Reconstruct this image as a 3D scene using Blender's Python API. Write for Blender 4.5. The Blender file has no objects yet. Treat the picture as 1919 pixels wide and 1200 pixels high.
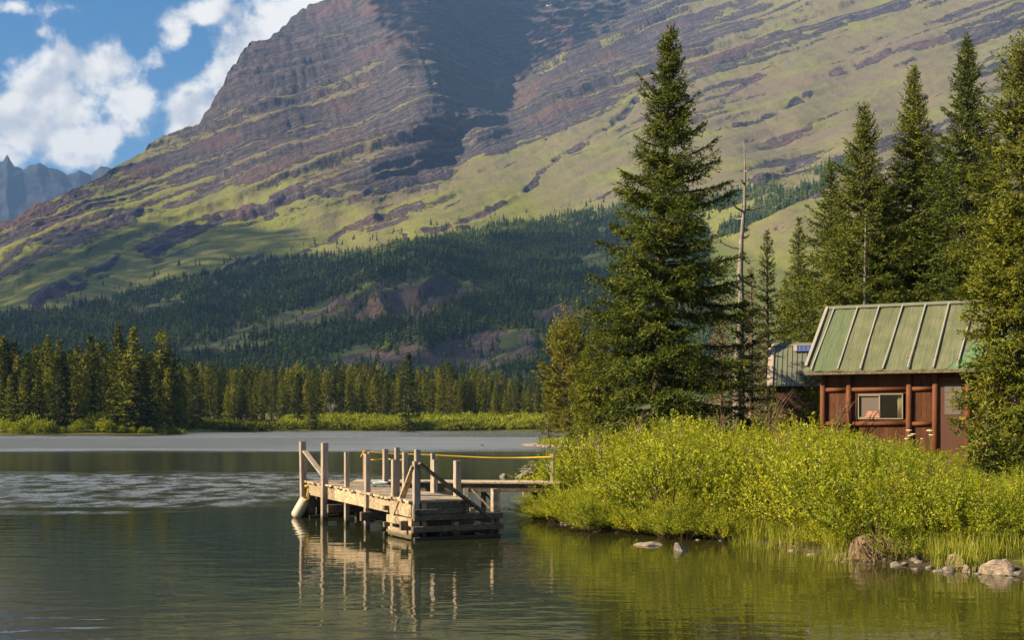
import bpy, math, random
import numpy as np
from mathutils import Vector, Matrix

random.seed(7)
rng = np.random.default_rng(7)
C = bpy.context.scene.collection
sc = bpy.context.scene
R = math.radians

# ---------------------------------------------------------------- camera frame
F, HZ, CX, CH = 2400.0, 790.0, 959.5, 2.5      # focal length in photo pixels, horizon row, centre column, eye height


def P(px, py, Y):
    return Vector(((px - CX) / F * Y, Y, CH + (HZ - py) / F * Y))


def W(px, py):
    """point on the water surface seen at a pixel of the photo"""
    return P(px, py, F * CH / (py - HZ))


SUN_AZ = math.atan2(-0.96, -0.28)
SUN_EL = R(30)
SUN = np.array([math.sin(SUN_AZ) * math.cos(SUN_EL), math.cos(SUN_AZ) * math.cos(SUN_EL), math.sin(SUN_EL)])

# ---------------------------------------------------------------- noise


def _hash(x, y, z, seed):
    h = (x.astype(np.int64) * 374761393 + y.astype(np.int64) * 668265263 + z.astype(np.int64) * 1274126177 + seed * 974634761) & 0xFFFFFFFF
    h = ((h ^ (h >> 13)) * 1274126177) & 0xFFFFFFFF
    h = ((h ^ (h >> 16)) * 2246822519) & 0xFFFFFFFF
    return ((h ^ (h >> 15)) & 0xFFFFFF) / float(0xFFFFFF)


def vnoise(p, seed=0):
    i = np.floor(p)
    f = p - i
    f = f * f * f * (f * (f * 6 - 15) + 10)
    i = i.astype(np.int64)
    o = 0
    for a in (0, 1):
        wx = f[..., 0] if a else 1 - f[..., 0]
        for b in (0, 1):
            wy = f[..., 1] if b else 1 - f[..., 1]
            for c in (0, 1):
                wz = f[..., 2] if c else 1 - f[..., 2]
                o = o + wx * wy * wz * _hash(i[..., 0] + a, i[..., 1] + b, i[..., 2] + c, seed)
    return o


def fbm(p, octv=4, seed=0, gain=0.5):
    t, a, s = 0, 1.0, 0.0
    for k in range(octv):
        t = t + a * vnoise(p * (2.03 ** k) + 17.3 * k, seed + k)
        s += a
        a *= gain
    return t / s


def n1(s, seed):
    i = np.floor(s)
    f = s - i
    f = f * f * (3 - 2 * f)
    z = np.zeros_like(i)
    return _hash(i, z, z, seed) * (1 - f) + _hash(i + 1, z, z, seed) * f


def sstep(a, b, x):
    t = np.clip((x - a) / (b - a), 0, 1)
    return t * t * (3 - 2 * t)


# ---------------------------------------------------------------- materials
def nodes(m):
    m.use_nodes = True
    nt = m.node_tree
    nt.nodes.clear()
    return nt


def nd(nt, t, ins=None, **props):
    n = nt.nodes.new(t)
    for k, v in props.items():
        setattr(n, k, v)
    for k, v in (ins or {}).items():
        s = n.inputs[k]
        if isinstance(v, bpy.types.NodeSocket):
            nt.links.new(v, s)
        else:
            if isinstance(v, tuple) and len(v) == 3 and s.type == 'RGBA':
                v = v + (1.0,)
            s.default_value = v
    return n


def mth(nt, op, a, b=0.0, c=None, clamp=False):
    ins = {0: a, 1: b}
    if c is not None:
        ins[2] = c
    return nd(nt, 'ShaderNodeMath', ins, operation=op, use_clamp=clamp).outputs[0]


def mix(nt, fac, a, b, mode='MIX'):
    return nd(nt, 'ShaderNodeMix', {0: fac, 6: a, 7: b}, data_type='RGBA', blend_type=mode).outputs[2]


def ramp(nt, fac, stops):
    n = nd(nt, 'ShaderNodeValToRGB', {0: fac})
    el = n.color_ramp.elements
    while len(el) < len(stops):
        el.new(0.5)
    for e, (p, c) in zip(el, stops):
        e.position = p
        e.color = (c, c, c, 1) if not isinstance(c, tuple) else c + (1,)
    return n.outputs[0]


def maprange(nt, v, a, b, c=0.0, d=1.0, smooth=True):
    return nd(nt, 'ShaderNodeMapRange', {0: v, 1: a, 2: b, 3: c, 4: d}, interpolation_type='SMOOTHSTEP' if smooth else 'LINEAR').outputs[0]


def noise(nt, vec, scale, detail=4.0, rough=0.55, dist=0.0):
    return nd(nt, 'ShaderNodeTexNoise', {'Vector': vec, 'Scale': scale, 'Detail': detail, 'Roughness': rough, 'Distortion': dist}).outputs[0]


def scaled(nt, vec, s):
    return nd(nt, 'ShaderNodeMapping', {0: vec, 3: s}).outputs[0]


def principled(nt, col, rough=0.8, spec=0.3, normal=None, **kw):
    ins = {'Base Color': col, 'Roughness': rough, 'Specular IOR Level': spec}
    if normal is not None:
        ins['Normal'] = normal
    ins.update(kw)
    b = nd(nt, 'ShaderNodeBsdfPrincipled', ins)
    o = nd(nt, 'ShaderNodeOutputMaterial', {0: b.outputs[0]})
    return b


def bump(nt, h, dist=0.02, strength=1.0):
    return nd(nt, 'ShaderNodeBump', {'Height': h, 'Distance': dist, 'Strength': strength}).outputs[0]


def leaf_mat(name, cols, transl=0.35, gloss=0.04, per_obj=0.25, cs=1.6, grough=0.45):
    """cols: dark, mid, light leaf colours; every leaf and every plant gets its own mix"""
    m = bpy.data.materials.new(name)
    nt = nodes(m)
    isl = nd(nt, 'ShaderNodeNewGeometry').outputs['Random Per Island']
    ob = nd(nt, 'ShaderNodeObjectInfo').outputs['Random']
    tc = nd(nt, 'ShaderNodeTexCoord').outputs['Object']
    cl = noise(nt, tc, cs, 3.0)
    f = mth(nt, 'ADD', mth(nt, 'MULTIPLY', isl, 0.55), mth(nt, 'MULTIPLY', maprange(nt, cl, 0.3, 0.7), 0.45))
    f = mth(nt, 'ADD', f, mth(nt, 'MULTIPLY', mth(nt, 'SUBTRACT', ob, 0.5), per_obj), clamp=True)
    col = ramp(nt, f, [(0.05, cols[0]), (0.5, cols[1]), (0.95, cols[2])])
    d = nd(nt, 'ShaderNodeBsdfDiffuse', {0: col})
    tcol = mix(nt, 1.0, col, (1.35, 1.25, 0.5), 'MULTIPLY')
    t = nd(nt, 'ShaderNodeBsdfTranslucent', {0: tcol})
    s = nd(nt, 'ShaderNodeMixShader', {0: transl, 1: d.outputs[0], 2: t.outputs[0]})
    g = nd(nt, 'ShaderNodeBsdfGlossy', {0: (1, 1, 0.9), 1: grough})
    s2 = nd(nt, 'ShaderNodeMixShader', {0: gloss, 1: s.outputs[0], 2: g.outputs[0]})
    nd(nt, 'ShaderNodeOutputMaterial', {0: s2.outputs[0]})
    return m


def wood_mat(name, c0, c1, grain=(6, 6, 0.8), dark=0.5, rough=0.85):
    """weathered timber: grain stretched along the object's own axis by 'grain', blotches, tone per piece"""
    m = bpy.data.materials.new(name)
    nt = nodes(m)
    tc = nd(nt, 'ShaderNodeTexCoord').outputs['Object']
    isl = nd(nt, 'ShaderNodeNewGeometry').outputs['Random Per Island']
    v = scaled(nt, tc, grain)
    g = noise(nt, v, 6.0, 5.0, 0.65)
    bl = noise(nt, tc, 2.3, 4.0, 0.6)
    col = mix(nt, maprange(nt, g, 0.35, 0.68), c0, c1)
    col = mix(nt, mth(nt, 'MULTIPLY', maprange(nt, bl, 0.5, 0.75), dark), col, tuple(x * 0.35 for x in c0))
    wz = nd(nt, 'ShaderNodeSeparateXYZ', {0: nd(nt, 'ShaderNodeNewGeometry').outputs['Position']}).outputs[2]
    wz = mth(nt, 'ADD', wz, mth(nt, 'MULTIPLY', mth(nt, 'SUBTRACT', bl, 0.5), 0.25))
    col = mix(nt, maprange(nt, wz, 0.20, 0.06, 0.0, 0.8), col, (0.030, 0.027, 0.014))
    hs = nd(nt, 'ShaderNodeHueSaturation', {'Value': mth(nt, 'ADD', 0.72, mth(nt, 'MULTIPLY', isl, 0.5)), 'Color': col}).outputs[0]
    principled(nt, hs, rough, 0.2, bump(nt, g, 0.012, 0.7))
    return m


def bark_mat(name, c0, c1):
    m = bpy.data.materials.new(name)
    nt = nodes(m)
    tc = nd(nt, 'ShaderNodeTexCoord').outputs['Object']
    g = noise(nt, scaled(nt, tc, (9, 9, 2.2)), 2.0, 6.0, 0.7)
    principled(nt, mix(nt, maprange(nt, g, 0.35, 0.65), c0, c1), 0.95, 0.1, bump(nt, g, 0.04, 0.8))
    return m


def plain_mat(name, c, rough=0.6, spec=0.3, var=0.12, scale=8.0, bmp=0.0, metallic=0.0):
    m = bpy.data.materials.new(name)
    nt = nodes(m)
    tc = nd(nt, 'ShaderNodeTexCoord').outputs['Object']
    g = noise(nt, tc, scale, 5.0, 0.65)
    col = mix(nt, g, tuple(x * (1 - 2 * var) for x in c), tuple(min(1, x * (1 + 2 * var)) for x in c))
    principled(nt, col, rough, spec, bump(nt, g, bmp, 0.6) if bmp else None, Metallic=metallic)
    return m


def rock_mat(name, c0, c1, scale=3.0):
    m = bpy.data.materials.new(name)
    nt = nodes(m)
    tc = nd(nt, 'ShaderNodeTexCoord').outputs['Object']
    g = noise(nt, tc, scale, 7.0, 0.65, 0.4)
    st = noise(nt, scaled(nt, tc, (1, 1, 5)), scale * 1.5, 4.0, 0.6)
    col = mix(nt, maprange(nt, g, 0.3, 0.7), c0, c1)
    col = mix(nt, mth(nt, 'MULTIPLY', maprange(nt, st, 0.52, 0.7), 0.55), col, tuple(x * 0.45 for x in c0))
    principled(nt, col, 0.85, 0.25, bump(nt, mth(nt, 'ADD', g, st), 0.05, 0.8))
    return m


M = {}
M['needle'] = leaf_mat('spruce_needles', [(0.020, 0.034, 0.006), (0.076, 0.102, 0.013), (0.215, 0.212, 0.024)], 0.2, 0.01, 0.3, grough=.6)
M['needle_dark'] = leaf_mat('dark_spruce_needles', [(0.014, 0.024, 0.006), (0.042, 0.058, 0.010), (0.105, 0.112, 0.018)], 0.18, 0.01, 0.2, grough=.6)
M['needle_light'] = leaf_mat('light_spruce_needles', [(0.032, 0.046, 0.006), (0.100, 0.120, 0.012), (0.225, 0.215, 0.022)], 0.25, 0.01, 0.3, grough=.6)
M['pine_needle'] = leaf_mat('pine_needles', [(0.05, 0.058, 0.006), (0.145, 0.145, 0.010), (0.27, 0.235, 0.018)], 0.28, 0.01, 0.2, grough=.6)
M['dry_needle'] = leaf_mat('dry_needles', [(0.04, 0.028, 0.016), (0.10, 0.065, 0.04), (0.19, 0.13, 0.085)], 0.1, 0.01, 0.2, grough=.6)
M['far_needle'] = leaf_mat('far_conifer_needles', [(0.014, 0.024, 0.006), (0.090, 0.108, 0.015), (0.27, 0.255, 0.034)], 0.12, 0.0, 0.7, cs=.6)
M['willow'] = leaf_mat('willow_leaves', [(0.075, 0.115, 0.004), (0.26, 0.305, 0.008), (0.50, 0.47, 0.028)], 0.45, 0.02, 0.35, grough=.5)
M['far_willow'] = leaf_mat('far_willow_leaves', [(0.11, 0.14, 0.015), (0.22, 0.25, 0.028), (0.36, 0.37, 0.055)], 0.35, 0.0, 0.0, cs=.22)
M['reed'] = leaf_mat('reed_blades', [(0.11, 0.145, 0.008), (0.24, 0.26, 0.02), (0.42, 0.38, 0.075)], 0.4, 0.02, 0.0)
M['forest'] = leaf_mat('forest_needles', [(0.018, 0.030, 0.010), (0.040, 0.062, 0.015), (0.105, 0.128, 0.028)], 0.1, 0.0, 0.0, cs=.011)
M['bark'] = bark_mat('conifer_bark', (0.045, 0.033, 0.026), (0.17, 0.13, 0.105))
M['bark_red'] = bark_mat('reddish_bark', (0.10, 0.065, 0.045), (0.28, 0.19, 0.135))  # bark lighter and redder than the plain conifer bark
M['bark_grey'] = bark_mat('dead_grey_wood', (0.12, 0.105, 0.092), (0.30, 0.268, 0.24))
M['twig'] = bark_mat('willow_stems', (0.07, 0.05, 0.03), (0.2, 0.14, 0.08))
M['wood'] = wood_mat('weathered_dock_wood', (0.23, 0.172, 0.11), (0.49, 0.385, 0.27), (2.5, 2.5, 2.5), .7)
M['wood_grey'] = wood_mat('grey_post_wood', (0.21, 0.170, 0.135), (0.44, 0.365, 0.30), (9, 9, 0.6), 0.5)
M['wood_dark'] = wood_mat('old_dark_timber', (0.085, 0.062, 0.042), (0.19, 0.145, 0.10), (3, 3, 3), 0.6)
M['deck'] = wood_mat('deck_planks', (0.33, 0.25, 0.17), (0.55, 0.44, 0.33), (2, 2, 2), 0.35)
M['post_brown'] = wood_mat('brown_post_wood', (0.16, 0.085, 0.06), (0.28, 0.16, 0.12), (8, 8, 0.8), 0.35)
M['stain'] = wood_mat('red_brown_stained_boards', (0.062, 0.021, 0.009), (0.118, 0.040, 0.017), (9, 9, 0.7), 0.35, 0.7)
M['stain_post'] = wood_mat('red_brown_logs', (0.095, 0.034, 0.015), (0.165, 0.058, 0.025), (7, 7, 0.8), 0.3, 0.65)
M['door'] = plain_mat('brown_door_paint', (0.075, 0.029, 0.018), 0.6, 0.3, 0.1, 5)
M['shed_wood'] = wood_mat('dark_shed_boards', (0.05, 0.026, 0.018), (0.09, 0.045, 0.03), (9, 9, 0.7), 0.3)
M['rope'] = plain_mat('yellow_rope', (0.55, 0.34, 0.02), 0.6, 0.3, 0.12, 60)
M['white_plastic'] = plain_mat('cream_fender_vinyl', (0.50, 0.42, 0.31), 0.45, 0.4, 0.12, 6)
M['navy'] = plain_mat('navy_cap', (0.05, 0.05, 0.12), 0.5, 0.4, 0.1, 8)
M['frame_white'] = plain_mat('pale_window_frame', (0.24, 0.195, 0.145), 0.5, 0.4, 0.06, 6)
M['curtain'] = plain_mat('cream_curtain', (0.70, 0.58, 0.42), 0.9, 0.1, 0.08, 12)
M['batten'] = plain_mat('pale_roof_batten', (0.28, 0.265, 0.245), 0.7, 0.3, 0.15, 5)
M['steel_green'] = plain_mat('green_sheet_metal', (0.145, 0.155, 0.112), 0.45, 0.4, 0.12, 2)
M['pale_trim'] = plain_mat('pale_trim_boards', (0.34, 0.28, 0.235), 0.8, 0.2, 0.12, 4)
M['pv'] = plain_mat('blue_solar_cells', (0.05, 0.08, 0.24), 0.25, 0.5, 0.15, 20)
M['sign_red'] = plain_mat('faded_red_sign', (0.30, 0.075, 0.05), 0.6, 0.3, 0.08, 9)
M['sign_text'] = plain_mat('cream_lettering', (0.72, 0.60, 0.46), 0.6, 0.3, 0.04, 9)
M['screen'] = plain_mat('grey_window_screen', (0.12, 0.10, 0.088), 0.7, 0.3, 0.08, 30)
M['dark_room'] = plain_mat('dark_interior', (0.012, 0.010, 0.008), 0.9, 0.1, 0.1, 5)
M['teal'] = plain_mat('teal_boat_cover', (0.02, 0.20, 0.17), 0.5, 0.4, 0.15, 5)
M['hull'] = plain_mat('pale_hull_paint', (0.60, 0.56, 0.50), 0.4, 0.4, 0.08, 4)
M['blue_cloth'] = plain_mat('pale_blue_line', (0.42, 0.55, 0.60), 0.8, 0.2, 0.15, 30)
M['umbel'] = plain_mat('cream_flower_heads', (0.72, 0.66, 0.46), 0.8, 0.1, 0.1, 30)
M['stem'] = plain_mat('green_stems', (0.18, 0.20, 0.05), 0.8, 0.2, 0.1, 10)
M['rock'] = rock_mat('tan_shore_rock', (0.20, 0.150, 0.115), (0.42, 0.33, 0.26), 5)
M['rock_grey'] = rock_mat('grey_shore_rock', (0.10, 0.085, 0.072), (0.29, 0.25, 0.215), 5)
M['earth'] = rock_mat('root_and_earth', (0.10, 0.065, 0.042), (0.30, 0.205, 0.14), 8)
M['snow'] = plain_mat('old_snow', (0.8, 0.82, 0.86), 0.8, 0.2, 0.03, 0.1)

# glass: dark reflecting pane
m = bpy.data.materials.new('window_glass')
nt = nodes(m)
g = nd(nt, 'ShaderNodeBsdfGlossy', {0: (0.9, 0.92, 0.92), 1: 0.02})
t = nd(nt, 'ShaderNodeBsdfTransparent', {0: (0.75, 0.78, 0.76)})
s = nd(nt, 'ShaderNodeMixShader', {0: 0.018, 1: t.outputs[0], 2: g.outputs[0]})
nd(nt, 'ShaderNodeOutputMaterial', {0: s.outputs[0]})
M['glass'] = m

# cabin roof: rolled green roofing, faded and patched (object axes: x along the eave, y up the slope)
m = bpy.data.materials.new('green_roofing_felt')
nt = nodes(m)
tc = nd(nt, 'ShaderNodeTexCoord').outputs['Object']
sx = nd(nt, 'ShaderNodeSeparateXYZ', {0: tc})
g = noise(nt, tc, 40, 3, 0.7)
bl = noise(nt, tc, 1.2, 5, 0.6, 0.5)
st = noise(nt, scaled(nt, tc, (8, 0.5, 1)), 2.0, 3, 0.5, 0.3)
col = mix(nt, maprange(nt, bl, 0.35, 0.65), (0.104, 0.116, 0.066), (0.150, 0.156, 0.098))
col = mix(nt, mth(nt, 'MULTIPLY', maprange(nt, st, 0.5, 0.64), 0.5), col, (0.10, 0.125, 0.065))
wob = mth(nt, 'MULTIPLY', mth(nt, 'SUBTRACT', noise(nt, tc, 1.7, 3), 0.5), 0.9)
# a newer green patch at the eave and a stripe of old green near the left end
pe = mth(nt, 'SUBTRACT', mth(nt, 'ADD', mth(nt, 'MULTIPLY', mth(nt, 'SUBTRACT', sx.outputs[0], 4.45), 1.9), wob), sx.outputs[1])
pm = mth(nt, 'MULTIPLY', maprange(nt, pe, 0.0, 0.03), maprange(nt, mth(nt, 'ADD', sx.outputs[1], wob), 1.9, 1.87))
col = mix(nt, pm, col, (0.095, 0.20, 0.098))
edge = mth(nt, 'MULTIPLY', maprange(nt, pe, -0.06, -0.01), maprange(nt, pe, 0.05, 0.01))
col = mix(nt, mth(nt, 'MULTIPLY', edge, 0.8), col, (0.03, 0.03, 0.02))
lm = mth(nt, 'MULTIPLY', maprange(nt, mth(nt, 'ADD', sx.outputs[0], wob), 0.3, 0.36), maprange(nt, mth(nt, 'ADD', sx.outputs[0], mth(nt, 'MULTIPLY', wob, 0.6)), 1.0, 0.94))
col = mix(nt, mth(nt, 'MULTIPLY', lm, 0.6), col, (0.09, 0.135, 0.072))
col = mix(nt, mth(nt, 'MULTIPLY', g, 0.35), col, (0.10, 0.11, 0.06))
wr = noise(nt, scaled(nt, tc, (7, 0.7, 1)), 1.5, 4, 0.55, 1.0)
principled(nt, col, 0.85, 0.25, bump(nt, mth(nt, 'ADD', wr, mth(nt, 'MULTIPLY', g, 0.1)), 0.06, 0.7))
M['roof'] = m


# ---------------------------------------------------------------- mesh helpers
def mk_mesh(name, V, Fc, smooth=False):
    """V (N,3), Fc (M,k) uniform faces -> mesh, quickly"""
    V = np.ascontiguousarray(V, dtype=np.float32)
    Fc = np.ascontiguousarray(Fc, dtype=np.int32)
    me = bpy.data.meshes.new(name)
    n, k = Fc.shape
    me.vertices.add(len(V))
    me.vertices.foreach_set('co', V.ravel())
    me.loops.add(n * k)
    me.loops.foreach_set('vertex_index', Fc.ravel())
    me.polygons.add(n)
    me.polygons.foreach_set('loop_start', np.arange(0, n * k, k, dtype=np.int32))
    if smooth:
        me.polygons.foreach_set('use_smooth', np.ones(n, dtype=bool))
    me.update(calc_edges=True)
    return me


def setp(o, label=None, cat=None, group=None, kind=None):
    if label:
        o['label'] = label
    if cat:
        o['category'] = cat
    if group:
        o['group'] = group
    if kind:
        o['kind'] = kind
    return o


def link(name, me, mat=None, parent=None):
    o = bpy.data.objects.new(name, me)
    C.objects.link(o)
    if mat is not None and len(me.materials) == 0:
        me.materials.append(mat)
    if parent is not None:
        o.parent = parent
    return o


def empty(name, loc=(0, 0, 0), rz=0.0):
    o = bpy.data.objects.new(name, None)
    C.objects.link(o)
    o.location = loc
    o.rotation_euler = (0, 0, rz)
    o.empty_display_size = 0.2
    return o


def dup(root, loc, rz=0.0, scale=1.0, label=None):
    r = root.copy()
    C.objects.link(r)
    r.location = loc
    r.rotation_euler = (0, 0, rz)
    r.scale = (scale, scale, scale) if not isinstance(scale, tuple) else scale
    if label:
        r['label'] = label
    for ch in list(root.children):
        c = ch.copy()
        C.objects.link(c)
        c.parent = r
        for g in list(ch.children):
            d = g.copy()
            C.objects.link(d)
            d.parent = c
    return r


class MB:
    """collects boxes, beams and tubes into one mesh"""

    def __init__(self):
        self.v, self.f = [], []

    def add(self, vs, fs):
        b = len(self.v)
        self.v += [tuple(x) for x in vs]
        self.f += [tuple(i + b for i in f) for f in fs]

    def beam(self, p0, p1, w, h, up=(0, 0, 1), bev=0.08):
        """squared timber from p0 to p1 with chamfered edges"""
        p0, p1 = Vector(p0), Vector(p1)
        d = (p1 - p0).normalized()
        up = Vector(up)
        if abs(d.dot(up)) > 0.98:
            up = Vector((0, 1, 0))
        s = d.cross(up).normalized()
        u = s.cross(d).normalized()
        c = min(w, h) * bev
        prof = [(-w / 2 + c, -h / 2), (w / 2 - c, -h / 2), (w / 2, -h / 2 + c), (w / 2, h / 2 - c), (w / 2 - c, h / 2), (-w / 2 + c, h / 2), (-w / 2, h / 2 - c), (-w / 2, -h / 2 + c)]
        vs = [p0 + s * a + u * b for a, b in prof] + [p1 + s * a + u * b for a, b in prof]
        n = 8
        fs = [(i, i + n, (i + 1) % n + n, (i + 1) % n) for i in range(n)] + [tuple(range(n)), tuple(range(2 * n - 1, n - 1, -1))]
        self.add(vs, fs)
        return self

    def post(self, x, y, z0, z1, w, rot=0.0, lean=(0, 0), h=None):
        up = (math.sin(rot), math.cos(rot), 0)
        self.beam((x, y, z0), (x + lean[0], y + lean[1], z1), w, h or w, up)
        return self

    def box(self, c, s, rz=0.0):
        cs, sn = math.cos(rz), math.sin(rz)
        vs = []
        for k in (-1, 1):
            for j in (-1, 1):
                for i in (-1, 1):
                    x, y, z = i * s[0] / 2, j * s[1] / 2, k * s[2] / 2
                    vs.append((c[0] + x * cs - y * sn, c[1] + x * sn + y * cs, c[2] + z))
        self.add(vs, [(0, 2, 3, 1), (4, 5, 7, 6), (0, 1, 5, 4), (2, 6, 7, 3), (0, 4, 6, 2), (1, 3, 7, 5)])
        return self

    def tube(self, pts, rad, n=6, cap=True):
        pts = [Vector(p) for p in pts]
        if not hasattr(rad, '__len__'):
            rad = [rad] * len(pts)
        vs, fs = [], []
        ref = None
        for i, p in enumerate(pts):
            a = pts[max(0, i - 1)]
            b = pts[min(len(pts) - 1, i + 1)]
            d = (b - a)
            d = d.normalized() if d.length > 1e-9 else Vector((0, 0, 1))
            if ref is None:
                ref = d.cross(Vector((0, 0, 1)) if abs(d.z) < 0.9 else Vector((1, 0, 0))).normalized()
            ref = (ref - d * ref.dot(d)).normalized()
            q = d.cross(ref)
            for k in range(n):
                t = 2 * math.pi * k / n
                vs.append(p + (ref * math.cos(t) + q * math.sin(t)) * rad[i])
        for i in range(len(pts) - 1):
            for k in range(n):
                fs.append((i * n + k, i * n + (k + 1) % n, (i + 1) * n + (k + 1) % n, (i + 1) * n + k))
        if cap:
            fs.append(tuple(range(n - 1, -1, -1)))
            fs.append(tuple((len(pts) - 1) * n + k for k in range(n)))
        self.add(vs, fs)
        return self

    def mesh(self, name, off=(0, 0, 0), smooth=False):
        me = bpy.data.meshes.new(name)
        ox, oy, oz = off
        me.from_pydata([(x - ox, y - oy, z - oz) for x, y, z in self.v], [], self.f)
        if smooth:
            me.polygons.foreach_set('use_smooth', np.ones(len(me.polygons), dtype=bool))
        me.update()
        return me

    def build(self, name, mat, parent=None, smooth=False, local=False):
        off = (0, 0, 0)
        p = parent
        while p is not None and not local:
            off = tuple(a + b for a, b in zip(off, p.location))
            p = p.parent
        return link(name, self.mesh(name, off, smooth), mat, parent)

    def thing(self, name, mat, label, cat, group=None, smooth=False, base=None):
        a = np.array(self.v)
        b = base or (a[:, 0].mean(), a[:, 1].mean(), a[:, 2].min())
        o = link(name, self.mesh(name, b, smooth), mat)
        o.location = b
        return setp(o, label, cat, group)


# ---------------------------------------------------------------- world, sun, camera
cam = bpy.data.cameras.new('camera')
cam.sensor_width = 36.0
cam.lens = 36.0 * F / 1919.0
cam.shift_y = (HZ - 600.0) / 1919.0
cam.clip_start = 0.1
cam.clip_end = 40000
co = bpy.data.objects.new('camera', cam)
C.objects.link(co)
co.location = (0, 0, CH)
co.rotation_euler = (R(90), 0, 0)
sc.camera = co

sun = bpy.data.lights.new('sun', 'SUN')
sun.energy = 5.0
sun.angle = R(0.53)
sun.color = (1.0, 0.81, 0.51)
so = bpy.data.objects.new('sun', sun)
C.objects.link(so)
so.rotation_euler = Vector(SUN).to_track_quat('Z', 'Y').to_euler()
so.location = (-60, -20, 60)

w = bpy.data.worlds.new('World')
sc.world = w
w.use_nodes = True
nt = w.node_tree
nt.nodes.clear()
sky = nd(nt, 'ShaderNodeTexSky', sky_type='NISHITA', sun_disc=False, sun_elevation=SUN_EL, sun_rotation=SUN_AZ, air_density=1.0, dust_density=0.4, ozone_density=2.5)
dirv = nd(nt, 'ShaderNodeTexCoord').outputs['Generated']
dn = nd(nt, 'ShaderNodeVectorMath', {0: dirv}, operation='NORMALIZE').outputs[0]
sp = nd(nt, 'ShaderNodeSeparateXYZ', {0: dn})
ay = mth(nt, 'MAXIMUM', mth(nt, 'ABSOLUTE', sp.outputs[1]), 0.02)
uu = mth(nt, 'DIVIDE', sp.outputs[0], ay)
vv = mth(nt, 'DIVIDE', sp.outputs[2], ay)
front = maprange(nt, sp.outputs[1], 0.15, 0.4)


def cloud_field():
    """heap of soft round masses (placed by direction of view) broken up by fractal noise; the second
    value is the same field a little nearer the sun, so that the difference gives each billow its lit side"""
    u, v = uu, vv
    vec = nd(nt, 'ShaderNodeCombineXYZ', {0: u, 1: v, 2: 0.37}).outputs[0]
    vec2 = nd(nt, 'ShaderNodeCombineXYZ', {0: mth(nt, 'ADD', u, -0.008), 1: mth(nt, 'ADD', v, 0.011), 2: 0.37}).outputs[0]
    tot = None
    blobs = [(110, 190, 120, 95, 1), (70, 245, 130, 70, 1), (185, 130, 75, 55, 1), (240, 190, 60, 70, .95), (120, 120, 60, 45, .9), (30, 225, 80, 60, .95), (250, 240, 55, 34, .75), (130, 290, 90, 34, .85), (205, 250, 50, 45, .9), (60, 180, 60, 50, .9),
             (560, 20, 130, 85, 1), (480, 85, 90, 75, 1), (430, 150, 70, 70, 1), (375, 200, 55, 60, 1), (350, 245, 55, 45, .9), (620, 60, 120, 120, 1),
             (395, 20, 75, 34, .85), (325, 60, 42, 46, .78), (290, 108, 26, 40, .6), (345, 165, 22, 18, .6), (345, 215, 50, 50, .9), (15, 10, 40, 20, .62), (110, 15, 60, 16, .42), (80, 62, 24, 16, .52), (20, 115, 36, 18, .5), (215, 275, 22, 16, .5),
             (450, -60, 250, 60, .95), (900, -260, 500, 200, .95), (1500, -300, 500, 230, .95), (300, -430, 1200, 270, 1), (-500, 200, 300, 160, .9)]
    for (bx, by, rx, ry, k) in blobs:
        a = mth(nt, 'MULTIPLY_ADD', u, F / rx, -(bx - CX) / rx)
        b = mth(nt, 'MULTIPLY_ADD', v, F / ry, -(HZ - by) / ry)
        d = mth(nt, 'MULTIPLY_ADD', a, a, mth(nt, 'MULTIPLY', b, b))
        e = mth(nt, 'MULTIPLY', mth(nt, 'POWER', 0.45, d), k)
        tot = e if tot is None else mth(nt, 'SMOOTH_MAX', tot, e, 0.25)
    out = []
    for q in (vec, vec2):
        nb = noise(nt, q, 20.0, 11.0, 0.64, 0.1)
        ns = noise(nt, q, 20.0, 4.0, 0.5, 0.1)
        out.append(mth(nt, 'MULTIPLY_ADD', mth(nt, 'SUBTRACT', nb, 0.5), 1.75, tot))
        out.append(mth(nt, 'MULTIPLY', ns, 1.75))
    return out


d0, s0, d1, s1_ = cloud_field()
cm = mth(nt, 'MULTIPLY', maprange(nt, d0, 0.37, 0.76), front)
thick = maprange(nt, d0, 0.5, 1.5)
lit = maprange(nt, mth(nt, 'SUBTRACT', s0, s1_), -0.22, 0.16)
ccol = mix(nt, mth(nt, 'SUBTRACT', mth(nt, 'ADD', mth(nt, 'MULTIPLY', lit, 0.85), 0.36), mth(nt, 'MULTIPLY', thick, 0.42), clamp=True), (0.215, 0.235, 0.275), (0.47, 0.455, 0.43))
# broken cloud over the rest of the sky
zz = mth(nt, 'MAXIMUM', sp.outputs[2], 0.05)
pl = nd(nt, 'ShaderNodeCombineXYZ', {0: mth(nt, 'DIVIDE', sp.outputs[0], zz), 1: mth(nt, 'DIVIDE', sp.outputs[1], zz), 2: 0.0}).outputs[0]
on = noise(nt, pl, 0.9, 6.0, 0.55)
om = mth(nt, 'MULTIPLY', mth(nt, 'MULTIPLY', maprange(nt, on, 0.46, 0.62), mth(nt, 'SUBTRACT', 1.0, front)), maprange(nt, sp.outputs[2], 0.02, 0.2))
skc = nd(nt, 'ShaderNodeHueSaturation', {'Saturation': 1.4, 'Value': 0.9, 'Color': sky.outputs[0]}).outputs[0]
b1 = nd(nt, 'ShaderNodeBackground', {0: skc, 1: 0.06})
b2 = nd(nt, 'ShaderNodeBackground', {0: ccol, 1: mth(nt, 'ADD', 1.0, mth(nt, 'MULTIPLY', mth(nt, 'MULTIPLY', maprange(nt, vv, 0.335, 0.38), maprange(nt, vv, 0.95, 0.7)), 6.0))})  # cloud band above the view is boosted to brighten its reflection in the water
b3 = nd(nt, 'ShaderNodeBackground', {0: (0.85, 0.86, 0.88), 1: 0.2})
s1 = nd(nt, 'ShaderNodeMixShader', {0: om, 1: b1.outputs[0], 2: b3.outputs[0]})
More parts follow.
